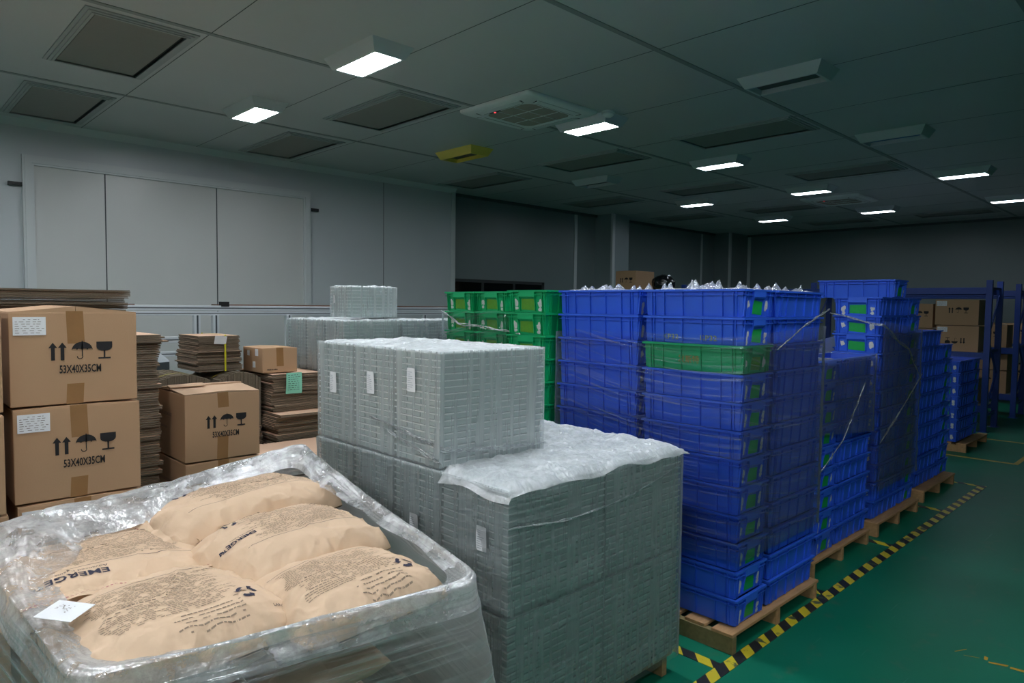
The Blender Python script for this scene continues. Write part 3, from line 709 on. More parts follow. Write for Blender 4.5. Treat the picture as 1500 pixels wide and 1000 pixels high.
def package(x0, x1, y0, y1, z0, z1, n, label, group, lab=None, seed=0, crumpled=False):
    """stack of trays in a clear bag. lab: (side, u, z) of the white paper label"""
    cx, cy = (x0+x1)/2, (y0+y1)/2; L, W = x1-x0-.012, y1-y0-.012
    t = thing('tray_package', label, 'package of trays', (cx, cy, z0), 0, group)
    h = (z1-z0-.012)/n; key = '%.3f_%.3f_%.4f' % (L, W, h)
    if key not in TM: TM[key] = tray_mesh(L, W, h, key)
    rr = random.Random(seed)
    for i in range(n):
        link('tray', TM[key], t, (rr.uniform(-.0015, .0015), rr.uniform(-.0015, .0015), .004+i*h))
    l, w, H = (x1-x0)/2-.001, (y1-y0)/2-.001, z1-z0
    mb = MB()
    def side(ax, ay, bx, by, nx, ny):
        def fn(u, v):
            x, y, z = ax+(bx-ax)*u, ay+(by-ay)*u, .002+v*(H-.004)
            e = min(1, u*12, (1-u)*12)
            o = .0012*(noise.noise(Vector((x*24+seed, y*24, z*2.5)))+.2)*e
            return (x+nx*o, y+ny*o, z)
        mb.grid(24, 10, fn)
    side(-l, -w, l, -w, 0, -1); side(l, -w, l, w, 1, 0); side(l, w, -l, w, 0, 1); side(-l, w, -l, -w, -1, 0)
    mb.build('plastic_wrap', wrap_v, parent=t, smooth=False)
    tp = MB()
    def fn(u, v):
        x, y = (u*2-1)*l, (v*2-1)*w
        e = min(1, (1-abs(u*2-1))*6, (1-abs(v*2-1))*6)
        return (x, y, H-.006+(.006+.010*noise.noise(Vector((x*16+seed, y*16, 1)))+.006*noise.noise(Vector((x*45, y*45, seed))))*e)
    tp.grid(30, 30, fn).build('wrap_top', wrap_bright, parent=t, smooth=False)
    if lab:
        side_, u, z, tw, th = lab
        pl = MB(); N = 5
        def lf(a, b):
            q = .006+.002*math.sin(a*4+b*3)
            if side_ == 'x': return (-l-q, u+(.5-a)*tw, z+b*th)
            return (u+(a-.5)*tw, -w-q, z+b*th)
        pl.grid(N, N, lf)
        o = pl.build('paper_label', paper_w, parent=t); o['label'] = 'white paper label'
        pk = MB()
        for r_i in range(9):
            if side_ == 'x':
                zz = z+th*(.1+.09*r_i); a0, a1 = .12, rr.uniform(.4, .88)
                pk.poly([(-l-.0090, u+(.5-a0)*tw, zz), (-l-.0090, u+(.5-a1)*tw, zz), (-l-.0090, u+(.5-a1)*tw, zz+.0018), (-l-.0090, u+(.5-a0)*tw, zz+.0018)])
        if pk.f: pk.build('printed_lines', mat('faint_ink', '#9aa0a8', .8, .1), parent=o)
    return t
XW0, XW1, YW0, YW1 = 1.535, 2.570, 1.60, 2.872
xm = 2.052; ys = [1.60, 1.966, 2.268, 2.570, 2.872]
wl = ['nearest the front corner', 'second from the front corner', 'third from the front corner', 'at the far left corner']
for ti, (za, zb, lv) in enumerate(((.1, .560, 'bottom'), (.562, .995, 'middle'))):
    for j in range(4):
        package(XW0, xm, ys[j], ys[j+1], za, zb, 17, 'wrapped tray stack, %s layer, left side, %s' % (lv, wl[j]), 'wrapped tray packages on the near pallet',
                lab=('x', [-.055, .0, -.03, .03][j], .06 if ti == 0 else [.20, .155, .11, .12][j], .05, .085), seed=ti*10+j)
        if j == 0 or ti == 1:
            package(xm+.002, XW1, ys[j], ys[j+1], za, zb, 17, 'wrapped tray stack, %s layer, aisle side, %s' % (lv, wl[j]), 'wrapped tray packages on the near pallet', seed=ti*10+j+50)
for j in range(1, 4):
    package(XW0, 2.09, ys[j]+.002, ys[j+1], .997, 1.43, 17, 'wrapped tray stack on the top layer, %s' % ['its bright ribbed side facing the aisle', 'in the middle of its row', 'at the far left end'][j-1], 'wrapped tray packages on the near pallet',
            lab=('x', [.02, .0, .0][j-1], [.27, .235, .21][j-1], .05, .09), seed=30+j)
pallet(1.56, 2.55, 1.625, 2.86, 'wooden pallet under the big wrapped stack of trays', h=.094)
# outer film: lower bands, crumpled top
shell('stretch_film', 1.531, 2.574, 1.595, 2.877, .085, .99, stretch_h, 'stretch film wound around the two lower layers of tray packages', amp=.003, n=160, nz=40, seed=20)
strand([(1.528, 2.42, 1.14), (1.527, 2.1, 1.10), (1.545, 1.955, 1.07), (1.8, 1.945, 1.045), (2.08, 1.95, 1.03)], .006, 'bright gathered film strand round the foot of the top tray packages', 6)
strand([(1.528, 2.35, 1.11), (1.527, 2.0, 1.035), (1.53, 1.95, 1.02)], .005, 'lower gathered film strand at the front foot of the top tray packages', 7)
strand([(2.575, 1.60, .93), (2.2, 1.588, .86), (1.85, 1.588, .84), (1.53, 1.59, .87)], .004, 'thin gathered film strand across the middle layer facing the aisle', 8)
def sheet_over(x0, x1, y0, y1, z, label, hgt=.028, drop=.035, seed=0, m=stretch_top, n=90, hole=None):
    cx, cy = (x0+x1)/2, (y0+y1)/2; w, d = (x1-x0)/2, (y1-y0)/2
    def fn(u, v):
        a, b = u*2-1, v*2-1; x, y = a*w, b*d
        ed = max(abs(a)-.93, abs(b)-.95, 0)/.07
        wr = abs(noise.noise(Vector((x*7+seed, y*7, 2))))*1.0+.6*abs(noise.noise(Vector((x*18, y*18, seed))))+.25*noise.noise(Vector((x*50, y*50, seed)))
        h = .004+hgt*wr*.8
        dr = drop*(1+.8*noise.noise(Vector((x*6, y*6, seed+5))))
        if ed > 0: h = h*(1-ed)-dr*ed
        return (x+(.012*ed if a > 0 else -.012*ed)*(abs(a) > .93), y+(.012*ed if b > 0 else -.012*ed)*(abs(b) > .95), h)
    mb = MB()
    N = n
    mb.grid(N, N, fn)
    if hole:
        keep = []; mk = []
        for f in mb.f:
            c = [sum(mb.v[i][k] for i in f)/4 for k in (0, 1)]
            X, Y = c[0]+cx, c[1]+cy
            if hole[0] < X < hole[1] and hole[2] < Y < hole[3]: continue
            keep.append(f); mk.append(0)
        mb.f, mb.mi = keep, mk
    o = mb.build('plastic_sheet', m, loc=(cx, cy, z)); tag(o, label, 'plastic sheet'); return o
sheet_over(1.525, 2.582, 1.590, 2.882, 1.0, 'crumpled clear plastic sheet covering the middle layer of tray packages', hole=(1.50, 2.105, 1.95, 3.0), seed=3)

# rear wrapped pallet
for j in range(3):
    yy = [4.5, 4.8, 5.1, 5.4]
    package(2.62, 3.13, yy[j], yy[j+1], .985, 1.475, 18, 'rear wrapped tray package on the left side, %s' % ['at its front corner', 'second back from the corner', 'farthest back'][j], 'wrapped tray packages on the rear pallet', seed=60+j)
package(3.132, 3.66, 4.5, 4.8, .985, 1.475, 18, 'rear wrapped tray package next to the green crates', 'wrapped tray packages on the rear pallet', seed=66)
package(3.662, 4.18, 4.5, 4.8, .985, 1.475, 18, 'rear wrapped tray package half hidden behind the green crates', 'wrapped tray packages on the rear pallet', seed=67)
for zz, lv in ((.10, 'bottom'), (.542, 'second')):
    for j in range(3):
        package(2.62, 3.13, yy[j], yy[j+1], zz, zz+.44, 17, 'rear wrapped tray package in the %s layer, %s' % (lv, ['at its front corner', 'second back from the corner', 'farthest back'][j]), 'wrapped tray packages on the rear pallet', seed=70+j)
    package(3.132, 3.66, 4.5, 4.8, zz, zz+.44, 17, 'rear wrapped tray package in the %s layer behind the green crates' % lv, 'wrapped tray packages on the rear pallet', seed=75)
    package(3.662, 4.18, 4.5, 4.8, zz, zz+.44, 17, 'rear wrapped tray package in the %s layer, farthest right' % lv, 'wrapped tray packages on the rear pallet', seed=76)
package(2.71, 3.155, 4.60, 4.87, 1.49, 1.733, 9, 'small wrapped tray package standing alone on top of the rear pallet', 'wrapped tray packages on the rear pallet', lab=('x', .06, .11, .03, .06), seed=80)
shell('stretch_film', 2.61, 4.19, 4.49, 5.41, .10, 1.46, stretch_h, 'stretch film wound around the rear pallet of tray packages', amp=.004, seed=31)
pallet(2.64, 4.16, 4.52, 5.38, 'wooden pallet under the rear wrapped tray packages', h=.094)

# ================================================================== CARTONS
def carton_art(mb, frame, w, h, size_txt=True, s=1.0):
    """shipping marks centred on a face w x h; frame(u, v, d) origin lower-left"""
    def P(pts, mi=0): fpoly(mb, pts, frame, mi)
    cx = w*.56; y0 = h*.475; S = h/0.35*s
    for k in (0, 1):                                  # two up arrows
        ax = cx-.100*S+k*.030*S
        P([(ax-.006*S, y0), (ax+.006*S, y0), (ax+.006*S, y0+.048*S), (ax-.006*S, y0+.048*S)])
        P([(ax-.014*S, y0+.046*S), (ax+.014*S, y0+.046*S), (ax, y0+.066*S)])
    ux = cx-.006*S; uy = y0+.037*S                       # umbrella
    top = [(ux+.034*S*math.cos(a*PI/12), uy+.030*S*math.sin(a*PI/12)) for a in range(13)]
    bot = []
    for q in range(4):
        xa = -.034+q*.017
        bot += [(ux+(xa)*S, uy), (ux+(xa+.0085)*S, uy+.006*S)]
    for i in range(12):
        a, b = top[i], top[i+1]; P([(a[0], uy+.004*S), (b[0], uy+.004*S), b, a] if a[1] > uy+.004*S or b[1] > uy+.004*S else [(a[0], uy), (b[0], uy), (b[0], uy+.004*S), (a[0], uy+.004*S)])
    for q in range(4):
        xa = -.034+q*.017; P([(ux+xa*S, uy-.001*S), (ux+(xa+.003)*S, uy+.004*S), (ux+xa*S+.0*S, uy+.004*S)]) ; P([(ux+(xa+.014)*S, uy+.004*S), (ux+(xa+.017)*S, uy-.001*S), (ux+(xa+.017)*S, uy+.004*S)])
    P([(ux-.0016*S, uy-.024*S), (ux+.0016*S, uy-.024*S), (ux+.0016*S, uy+.034*S), (ux-.0016*S, uy+.034*S)])
    hk = [(ux-.0075*S+.0075*S*math.cos(a), uy-.024*S+.0085*S*math.sin(a)) for a in [-PI*i/8 for i in range(9)]]
    hk2 = [(ux-.0075*S+.0105*S*math.cos(a), uy-.024*S+.0115*S*math.sin(a)) for a in [-PI*i/8 for i in range(9)]]
    for i in range(8): P([hk[i], hk2[i], hk2[i+1], hk[i+1]])
    gx = cx+.068*S                                     # wine glass
    bowl = [(gx-.027*S, y0+.066*S), (gx-.027*S, y0+.046*S)] + [(gx+.027*S*math.cos(PI+PI*i/8), y0+.046*S+.016*S*math.sin(PI+PI*i/8)) for i in range(1, 8)] + [(gx+.027*S, y0+.046*S), (gx+.027*S, y0+.066*S)]
    P(list(reversed(bowl)))
    P([(gx-.003*S, y0+.006*S), (gx+.003*S, y0+.006*S), (gx+.003*S, y0+.034*S), (gx-.003*S, y0+.034*S)])
    P([(gx-.021*S, y0+.0), (gx+.021*S, y0+.0), (gx+.021*S, y0+.006*S), (gx-.021*S, y0+.006*S)])
    if size_txt:
        add_text(mb, '53X40X35CM', cx-.012*S, y0-.048*S, .041*S, frame, xs=.57, bold=.0009*S, align='CENTER')
def side_print(mb, frame, w, h):
    rr = random.Random(5)
    u = w*.12
    for r, (n, s_) in enumerate(((12, .018), (6, .010), (12, .012))):
        v = h*.62-r*.034
        for k in range(n):
            x = u+k*s_*1.02
            if x+s_ > w*.92: break
            mb_w = s_*.82; q = s_*.9
            for seg in range(3):
                yy = v+seg*q*.38; fpoly(mb, [(x+rr.random()*.2*mb_w, yy), (x+mb_w, yy), (x+mb_w*.96, yy+q*.13), (x, yy+q*.13)], frame)
            fpoly(mb, [(x+mb_w*.42, v-q*.1), (x+mb_w*.56, v-q*.1), (x+mb_w*.56, v+q*.95), (x+mb_w*.42, v+q*.95)], frame)
def carton(x, y, z, w, d, h, label, group=None, rz=0, paper=True, text=True, flaps='closed', upside=False, side=False, marks=True, tape_len=(.26, .22), s=1.0, cat='carton', bul=.0055):
    """origin at the front-left bottom corner; front face looks to -Y"""
    t = thing('cardboard_carton', label, cat, (x, y, z), rz, group)
    b = MB(); h2 = h-.006
    b.box((0, 0, 0.002), (w, d, h2))
    b.build('body', kraft, parent=t, bevel=.004)
    fl = MB()
    g = .002
    if flaps == 'closed':
        fl.hexa([(0.002, .002, h2), (w-.002, .002, h2), (w-.002, d-.002, h2), (0.002, d-.002, h2), (0.003, .003, h2+.002), (w*.5, .003, h2+.005), (w*.5, d-.003, h2+.005), (.003, d-.003, h2+.002)]) if False else None
        fl.hexa([(.001, .001, h2-.001), (w/2-g/2, .001, h2-.001), (w/2-g/2, d-.001, h2-.001), (.001, d-.001, h2-.001), (.001, .001, h2+.001), (w/2-g/2, .001, h2+bul), (w/2-g/2, d-.001, h2+bul), (.001, d-.001, h2+.001)])
        fl.hexa([(w/2+g/2, .001, h2-.001), (w-.001, .001, h2-.001), (w-.001, d-.001, h2-.001), (w/2+g/2, d-.001, h2-.001), (w/2+g/2, .001, h2+bul), (w-.001, .001, h2+.001), (w-.001, d-.001, h2+.001), (w/2+g/2, d-.001, h2+bul)])
        fl.build('flap', kraft, parent=t)
    else:                                            # slightly sprung open
        a = MB(); a.hexa([(.0, .0, h2), (w, .0, h2), (w, d/2, h2+.012), (.0, d/2, h2+.012), (.0, -.002, h2+.003), (w*.55, -.004, h2+.012), (w, d/2, h2+.018), (.0, d/2, h2+.016)])
        a.build('flap', kraft_inner, parent=t)
        a = MB(); a.hexa([(.0, d/2+.004, h2+.008), (w, d/2+.004, h2+.008), (w, d, h2), (.0, d, h2), (.0, d/2+.004, h2+.024), (w, d/2+.004, h2+.026), (w, d, h2+.004), (.0, d, h2+.004)])
        a.build('flap', kraft_inner, parent=t)
        a = MB(); a.hexa([(-.004, d*.42, h2+.020), (w*.45, d*.40, h2+.022), (w*.45, d*.52, h2+.030), (-.004, d*.54, h2+.026), (-.004, d*.42, h2+.024), (w*.45, d*.40, h2+.026), (w*.45, d*.52, h2+.034), (-.004, d*.54, h2+.030)])
        a.build('flap', kraft_inner, parent=t)
    # packing tape down the front from the top and up from the bottom
    tw = .055; tx = w*.49 if s == 1 else w*.5
    def tp(v0, v1, sk):
        tm = MB(); tm.poly([(tx-tw/2+sk, -.0012, v0), (tx+tw/2+sk, -.0012, v0), (tx+tw/2, -.0012, v1), (tx-tw/2, -.0012, v1)]); tm.build('packing_tape', tape_m, parent=t)
    if tape_len[0]: tp(h-tape_len[0]*h*1.35, h-.001, .004)
    if tape_len[1]: tp(.001, tape_len[1]*h, -.004)
    frame = (lambda u, v, q: (u, -.0022, v)) if not upside else (lambda u, v, q: (w-u, -.0022, h-v))
    if marks:
        a = MB(); carton_art(a, frame, w, h, text, s); a.build('shipping_marks', ink, parent=t)
    if paper:
        px0, px1, pz0, pz1 = w*.03, w*.27, h*.745, h*.935
        if upside: pass
        p = MB().box((px0, -.0024, pz0), (px1, -.0008, pz1)).build('paper_label', paper_w, parent=t); p['label'] = 'white printed label'
        q = MB(); rr = random.Random(3)
        for r in range(7):
            zz = pz1-.010-r*.008; u = px0+.006
            if r == 0: u = px0+.03
            while u < px1-.012:
                ln = rr.uniform(.004, .014); q.poly([(u, -.0026, zz), (u+ln, -.0026, zz), (u+ln, -.0026, zz+.0018), (u, -.0026, zz+.0018)]); u += ln+rr.uniform(.003, .012)
        q.build('label_print', inkgrey, parent=p)
    if side:
        a = MB(); side_print(a, lambda u, v, q: (-.001, d-u, v), d, h); a.build('side_print', inkgrey, parent=t)
    return t
CW, CD = .408, .53
gz = [1.215, .868, .521, .174]
for i, z in enumerate(gz):
    hh = .345
    if i == 3: pass
    carton(.400+[0, .004, .010, .008][i], 2.955-[0, .012, .02, .015][i], z, CW, CD, hh, 'brown shipping carton marked 53X40X35CM, %s in the main left stack' % ORD[i], 'cartons stacked at the left', bul=.022 if i == 0 else .0055)
    carton(-.035+[0, -.003, .004, 0][i], 2.90-[0, .03, .02, .015][i], z-.006, CW, CD, hh, 'brown shipping carton cut by the left edge, %s in its stack' % ORD[i], 'cartons stacked at the left')
pallet(-.06, .84, 2.92, 3.55, 'wooden pallet under the left carton stacks', h=.166)
# centre cartons
for i, z in enumerate((.795, .447, .099)):
    carton(1.178+[0, .0, .004][i], 3.54, z, .378, .46, .346, ['brown carton with its flaps sprung open behind the sacks', 'brown carton directly under the one with sprung flaps', 'bottom brown carton of the middle stack'][i], 'cartons in the middle stack',
           paper=False, flaps='open' if i == 0 else 'closed', side=True, tape_len=(.17, .35))
pallet(1.15, 1.60, 3.50, 4.06, 'small wooden pallet under the middle carton stack', h=.096)

# ------------------------------------------------------------------ flattened cartons
SHM = {}
def flat_sheet(w, d, t_, key, rr):
    mb = MB()
    def layer(z0, z1, jx, jy, bend):
        N = 6
        def f0(u, v): x = (u-.5)*w+jx; y = (v-.5)*d+jy; return (x, y, z1+bend*(abs(u-.5)*2)**3)
        def f1(u, v): x = (.5-u)*w+jx; y = (v-.5)*d+jy; return (x, y, z0+bend*(abs(u-.5)*2)**3)
        mb.grid(N, 1, f0, 0); mb.grid(N, 1, f1, 0)
        for (a, b) in (((-.5, -.5), (.5, -.5)), ((.5, -.5), (.5, .5)), ((.5, .5), (-.5, .5)), ((-.5, .5), (-.5, -.5))):
            for k in range(N):
                p = [a[0]+(b[0]-a[0])*(k+q)/N for q in (0, 1)]; r = [a[1]+(b[1]-a[1])*(k+q)/N for q in (0, 1)]
                zz = [bend*(abs(q)*2)**3 for q in p]
                mb.poly([(p[0]*w+jx, r[0]*d+jy, z0+zz[0]), (p[1]*w+jx, r[1]*d+jy, z0+zz[1]), (p[1]*w+jx, r[1]*d+jy, z1+zz[1]), (p[0]*w+jx, r[0]*d+jy, z1+zz[0])], 1)
    g = t_*.10
    layer(0, t_*.38, 0, 0, 0); layer(t_*.38+g, t_*.84, rr.uniform(-.004, .004), rr.uniform(-.004, .004), rr.uniform(0, t_*.05))
    return mb.mesh('flat_carton_'+key, [sheet_top, edge_board])
def sheets(x0, x1, y0, y1, z0, z1, n, label, toplabel, group, jit=.006, rz=0, seed=0, mats=None, outs={}):
    rr = random.Random(seed); t_ = (z1-z0)/n; w, d = x1-x0, y1-y0
    key = '%.2f_%.2f_%.4f_%d' % (w, d, t_, seed)
    vs = [flat_sheet(w, d, t_, key+'_%d' % k, rr) for k in range(3)]
    for i in range(n):
        jx, jy = rr.uniform(-jit, jit), rr.uniform(-jit, jit)
        if i in outs: jx += outs[i][0]; jy += outs[i][1]
        o = link('flattened_carton', vs[i % 3], None, ((x0+x1)/2+jx, (y0+y1)/2+jy, z0+i*t_), rz+rr.uniform(-.01, .01))
        tag(o, toplabel if i == n-1 else label, 'flattened carton', group)
# tall stack right behind the left cartons
sheets(.56, 1.10, 3.66, 4.25, .10, 1.385, 60, 'flattened brown carton in the tall stack just right of the left cartons', 'n', 'flattened cartons in the tall stack', jit=.010, seed=2)
for o in bpy.data.objects:
    if o.get('label') == 'n': o['label'] = 'flattened carton sixth down in the tall stack, under the overhanging ones'
sheets(.54, 1.125, 3.64, 4.25, 1.386, 1.435, 5, 'flattened carton overhanging at the top of the tall stack', 'curved flattened carton lying uppermost on the tall stack', 'flattened cartons in the tall stack', jit=.02, seed=3)
pallet(.52, 1.12, 3.68, 4.24, 'wooden pallet under the tall stack of flattened cartons', h=.098)
# far left stack, its top above the cartons
sheets(-.45, 1.15, 4.45, 5.1, .10, 1.55, 58, 'flattened carton in the big stack behind the tall one', 'flattened carton tenth down in the big rear stack', 'flattened cartons in the big rear stack', jit=.014, seed=4)
sheets(-.45, 1.17, 4.45, 5.1, 1.552, 1.66, 9, 'flattened carton among the top ones showing over the left cartons', 'flattened carton lying topmost behind the left shipping cartons', 'flattened cartons in the big rear stack', jit=.02, seed=5)
pallet(-.42, 1.12, 4.48, 5.08, 'wooden pallet under the big rear stack of flattened cartons', h=.098)
# tied bundle with white tag
sheets(1.76, 2.07, 5.02, 5.45, 1.10, 1.245, 14, 'flattened carton in the lower half of the tied upright bundle', 'flattened carton in the middle of the tied bundle', 'flattened cartons in the bundle with white tag', jit=.012, seed=6)
sheets(1.775, 2.065, 5.03, 5.44, 1.246, 1.355, 11, 'flattened carton in the upper half of the tied bundle', 'top flattened carton of the bundle carrying a white tag', 'flattened cartons in the bundle with white tag', jit=.004, seed=7)
def ribbon(pts, wdt, axis, m, name, label, cat):
    mb = MB(); P = [Vector(p) for p in pts]; a = Vector(axis)*wdt/2
    for p, q in zip(P, P[1:]): mb.poly([p-a, q-a, q+a, p+a])
    o = mb.build(name, m); tag(o, label, cat); return o
yst = mat('yellow_strap', '#c9c21f', .5, .05)
ribbon([(1.95, 5.005, 1.10), (1.95, 5.004, 1.361), (1.95, 5.46, 1.361), (1.95, 5.465, 1.10)], .012, (1, 0, 0), yst, 'packing_strap', 'yellow strap tied round the bundle with the white tag', 'strap')
def note(c, u, v, w, h, m, label, name='paper_note', lines=8, bend=.01, mi=ink):
    c = Vector(c); u = Vector(u).normalized(); v = Vector(v).normalized(); n = u.cross(v)
    mb = MB(); mb.grid(6, 8, lambda a, b: c+u*(a-.5)*w+v*(b-.5)*h+n*(bend*math.sin(b*3+a)+.001))
    t = mb.build(name, m); tag(t, label, 'paper')
    k = MB(); rr = random.Random(11)
    for i in range(lines):
        b = .88-.8*i/max(1, lines); a = .12
        while a < .8:
            ln = rr.uniform(.05, .16)
            def pt(A, B): return c+u*(A-.5)*w+v*(B-.5)*h+n*(bend*math.sin(B*3+A)+.002)
            k.poly([pt(a, b), pt(min(.9, a+ln), b), pt(min(.9, a+ln), b+.018), pt(a, b+.02)]); a += ln+rr.uniform(.04, .09)
    if lines: k.build('writing', mi, parent=t)
    return t
note((1.915, 5.0, 1.325), (1, 0, -.06), (.1, -.2, 1), .085, .06, paper_w, 'small white tag hanging from the yellow strapped bundle', lines=0, bend=.0)
# dark rounded bundles below
def bundle(x0, x1, y0, y1, z0, z1, label, n=40):
    """flattened cartons standing on edge, tied: ridged arched top"""
    mb = MB(); w = (x1-x0)
    cx, cy = (x0+x1)/2, (y0+y1)/2; rr = random.Random(n)
    for i in range(n):
        a = -w/2+i*w/n; f = (i+.5)/n*2-1; top = z1-z0-.05*f*f+rr.uniform(-.004, .004)
        mb.box((a, -(y1-y0)/2+rr.uniform(0, .008), 0), (a+w/n*.82, (y1-y0)/2, top))
    t = thing('carton_bundle', label, 'bundle', (cx, cy, z0), 0, 'bundles of cartons standing on edge')
    mb.build('board_edges', edge_board, parent=t)
    st = MB(); N = 14
    for i in range(N):
        f0, f1 = i/N*2-1, (i+1)/N*2-1
        for yy in (-(y1-y0)*.22,):
            st.poly([(f0*w/2, yy-.006, z1-z0-.05*f0*f0+.005), (f1*w/2, yy-.006, z1-z0-.05*f1*f1+.005), (f1*w/2, yy+.006, z1-z0-.05*f1*f1+.005), (f0*w/2, yy+.006, z1-z0-.05*f0*f0+.005)])
    st.build('strap', yst, parent=t)['label'] = 'yellow strap'
bundle(1.45, 1.82, 4.93, 5.4, .70, 1.095, 'dark bundle of cartons on edge with yellow strap, left of the tagged bundle', 34)
bundle(1.86, 2.16, 4.88, 5.45, .70, 1.095, 'bundle of cartons on edge right below the tagged bundle', 30)
sheets(1.45, 2.16, 4.88, 5.45, .10, .698, 26, 'flattened carton in the base stack below the strapped bundles', 'top flattened carton of the base stack below the bundles', 'flattened cartons under the bundles', jit=.01, seed=9)
pallet(1.42, 2.17, 4.87, 5.46, 'wooden pallet under the strapped bundles', h=.098)
# f2 stack with teal note and small carton on top
sheets(2.205, 2.60, 4.79, 5.40, .80, 1.075, 17, 'flattened carton in the neat stack carrying the teal note', 'top flattened carton under the small carton and teal note', 'flattened cartons in the stack with the teal note', jit=.012, seed=12)
sheets(2.19, 2.72, 4.70, 5.46, .45, .798, 16, 'flattened carton in the uneven stack below the teal note stack', 'jutting flattened carton just below the teal note stack', 'flattened cartons in the uneven stack', jit=.025, seed=13, outs={15: (.02, -.05)})
for o in [o for o in bpy.data.objects if o.name.startswith('flattened')]: pass
sheets(2.19, 2.72, 4.74, 5.46, .10, .448, 15, 'flattened carton low in the stack below the teal note', 'flattened carton in the low middle of the uneven stack', 'flattened cartons in the uneven stack', jit=.012, seed=14)
carton(2.165, 4.87, 1.078, .27, .34, .188, 'small brown carton on top of the stack with teal note', None, paper=False, marks=False, tape_len=(.55, .0), cat='carton')
c3 = bpy.data.objects['cardboard_carton'] if False else [o for o in bpy.data.objects if o.get('label', '').startswith('small brown carton on top')][0]
a = MB(); add_text(a, 'MADE IN CHINA', .035, .022, .012, lambda u, v, q: (u, -.0022, v), xs=.9, bold=.0006); a.build('printed_line', ink, parent=c3)
for (dy, dz, s_) in ((.07, .125, .05), (.12, .035, .045), (.22, .12, .04)):
    MB().box((-.0022, dy, dz), (-.0008, dy+s_, dz+s_)).build('paper_label', paper_w, parent=c3)
note((2.36, 4.772, 1.005), (1, 0, 0), (.0, -.06, 1), .125, .155, paper_teal, 'teal handwritten note hanging on the flattened carton stack', lines=8, bend=.006)
# low stack with pale printed top
sheets(1.66, 2.47, 3.90, 4.66, .10, .585, 20, 'flattened carton in the low wide stack behind the wrapped trays', 'flattened carton second from top of the low wide stack', 'flattened cartons in the low wide stack', jit=.025, seed=15)
sheets(1.66, 2.47, 3.90, 4.66, .587, .607, 1, 'x', 'pale printed flattened carton lying on the low wide stack', 'flattened cartons in the low wide stack', jit=.0, seed=16)
a = MB(); fr_ = lambda u, v, q: (u, v, .6075)
for (x, y, l, w_) in ((2.0, 4.25, .18, .006), (2.02, 4.28, .18, .006), (1.78, 4.05, .2, .005), (2.2, 4.15, .14, .005), (2.15, 4.4, .08, .01)):
    a.poly([(x, y, .6076), (x+l, y-.02, .6076), (x+l, y-.02+w_, .6076), (x, y+w_, .6076)])
tag(a.build('carton_print', inkgrey), 'faint printed lines on the pale flattened carton', 'printed marks')
pallet(1.68, 2.45, 3.92, 4.64, 'wooden pallet under the low wide stack of flattened cartons', h=.098)

# ================================================================== ALUMINIUM FRAME
t = thing('workbench_frame', 'long aluminium profile frame standing before the left wall', 'frame', (3.6, 7.0, 0))
def prof(a, b, p=t, nm='rail'):
    mb = MB(); mb.box(a, b)
    return mb.build(nm, alu, parent=p, bevel=.003)
def rail(x0, x1, y, z, s=.045):
    prof((x0-3.6, y-s/2, z), (x1-3.6, y+s/2, z+s))
    MB().box((x0-3.6+.001, y-s/2-.001, z+s*.4), (x1-3.6-.001, y-s/2+.001, z+s*.6)).build('slot', alu_dark, parent=t)
rail(-.5, 6.4, 0, 1.51, .05); rail(-.5, 6.4, -.0, 1.462, .04)
for x in (-.4, 2.45, 2.63, 3.40, 5.2, 6.3):
    for y in (0,):
        prof((x-3.6-.03, y-.03, 0), (x-3.6+.03, y+.03, 1.464), nm='post')
        if y == 0: MB().box((x-3.6-.008, y-.032, 0), (x-3.6+.008, y-.029, 1.464)).build('slot', alu_dark, parent=t)
rail(-.5, 2.4, 0, 1.20, .06); rail(-.5, 2.4, 0, 1.07, .05); rail(-.5, 6.4, 0, .3, .04)
MB().box((2.68-3.6, -.03, 1.55), (2.76-3.6, .03, 1.60)).build('corner_bracket', gap_m, parent=t)
o = MB().box((0, 0, 0), (3.55, .35, .012)).build('wood_strip', mat('thin_board', '#6b4a38', .7, .3, 8), loc=(2.72, 6.99, 1.5605)); tag(o, 'thin brown board lying along the aluminium frame top', 'board')
o = MB().box((0, 0, 0), (1.15, .3, .010)).build('wood_strip', mat('thin_board', '#6b4a38'), loc=(.75, 6.99, 1.5605)); tag(o, 'short brown board on the aluminium frame behind the left cartons', 'board')
# control box on the frame
t = thing('control_box', 'small grey control box with taped papers low behind the carton stacks', 'control box', (1.62, 5.9, 0), .5)
MB().box((0, 0, 0), (.32, .25, 1.10)).build('cabinet', mat('box_dark', '#3c4446', .5, .1), parent=t, bevel=.004)
MB().hexa([(0, 0, 1.10), (.32, 0, 1.10), (.32, .25, 1.10), (0, .25, 1.10), (0, .02, 1.12), (.32, .02, 1.12), (.32, .25, 1.26), (0, .25, 1.26)]).build('sloped_panel', mat('box_grey', '#97a0a3', .5, .1), parent=t)
MB().hexa([(.03, .03, 1.122), (.2, .03, 1.122), (.2, .2, 1.222), (.03, .2, 1.222), (.03, .03, 1.128), (.2, .03, 1.128), (.2, .2, 1.228), (.03, .2, 1.228)]).build('screen', mat('box_screen', '#5d666b', .3, .1), parent=t)

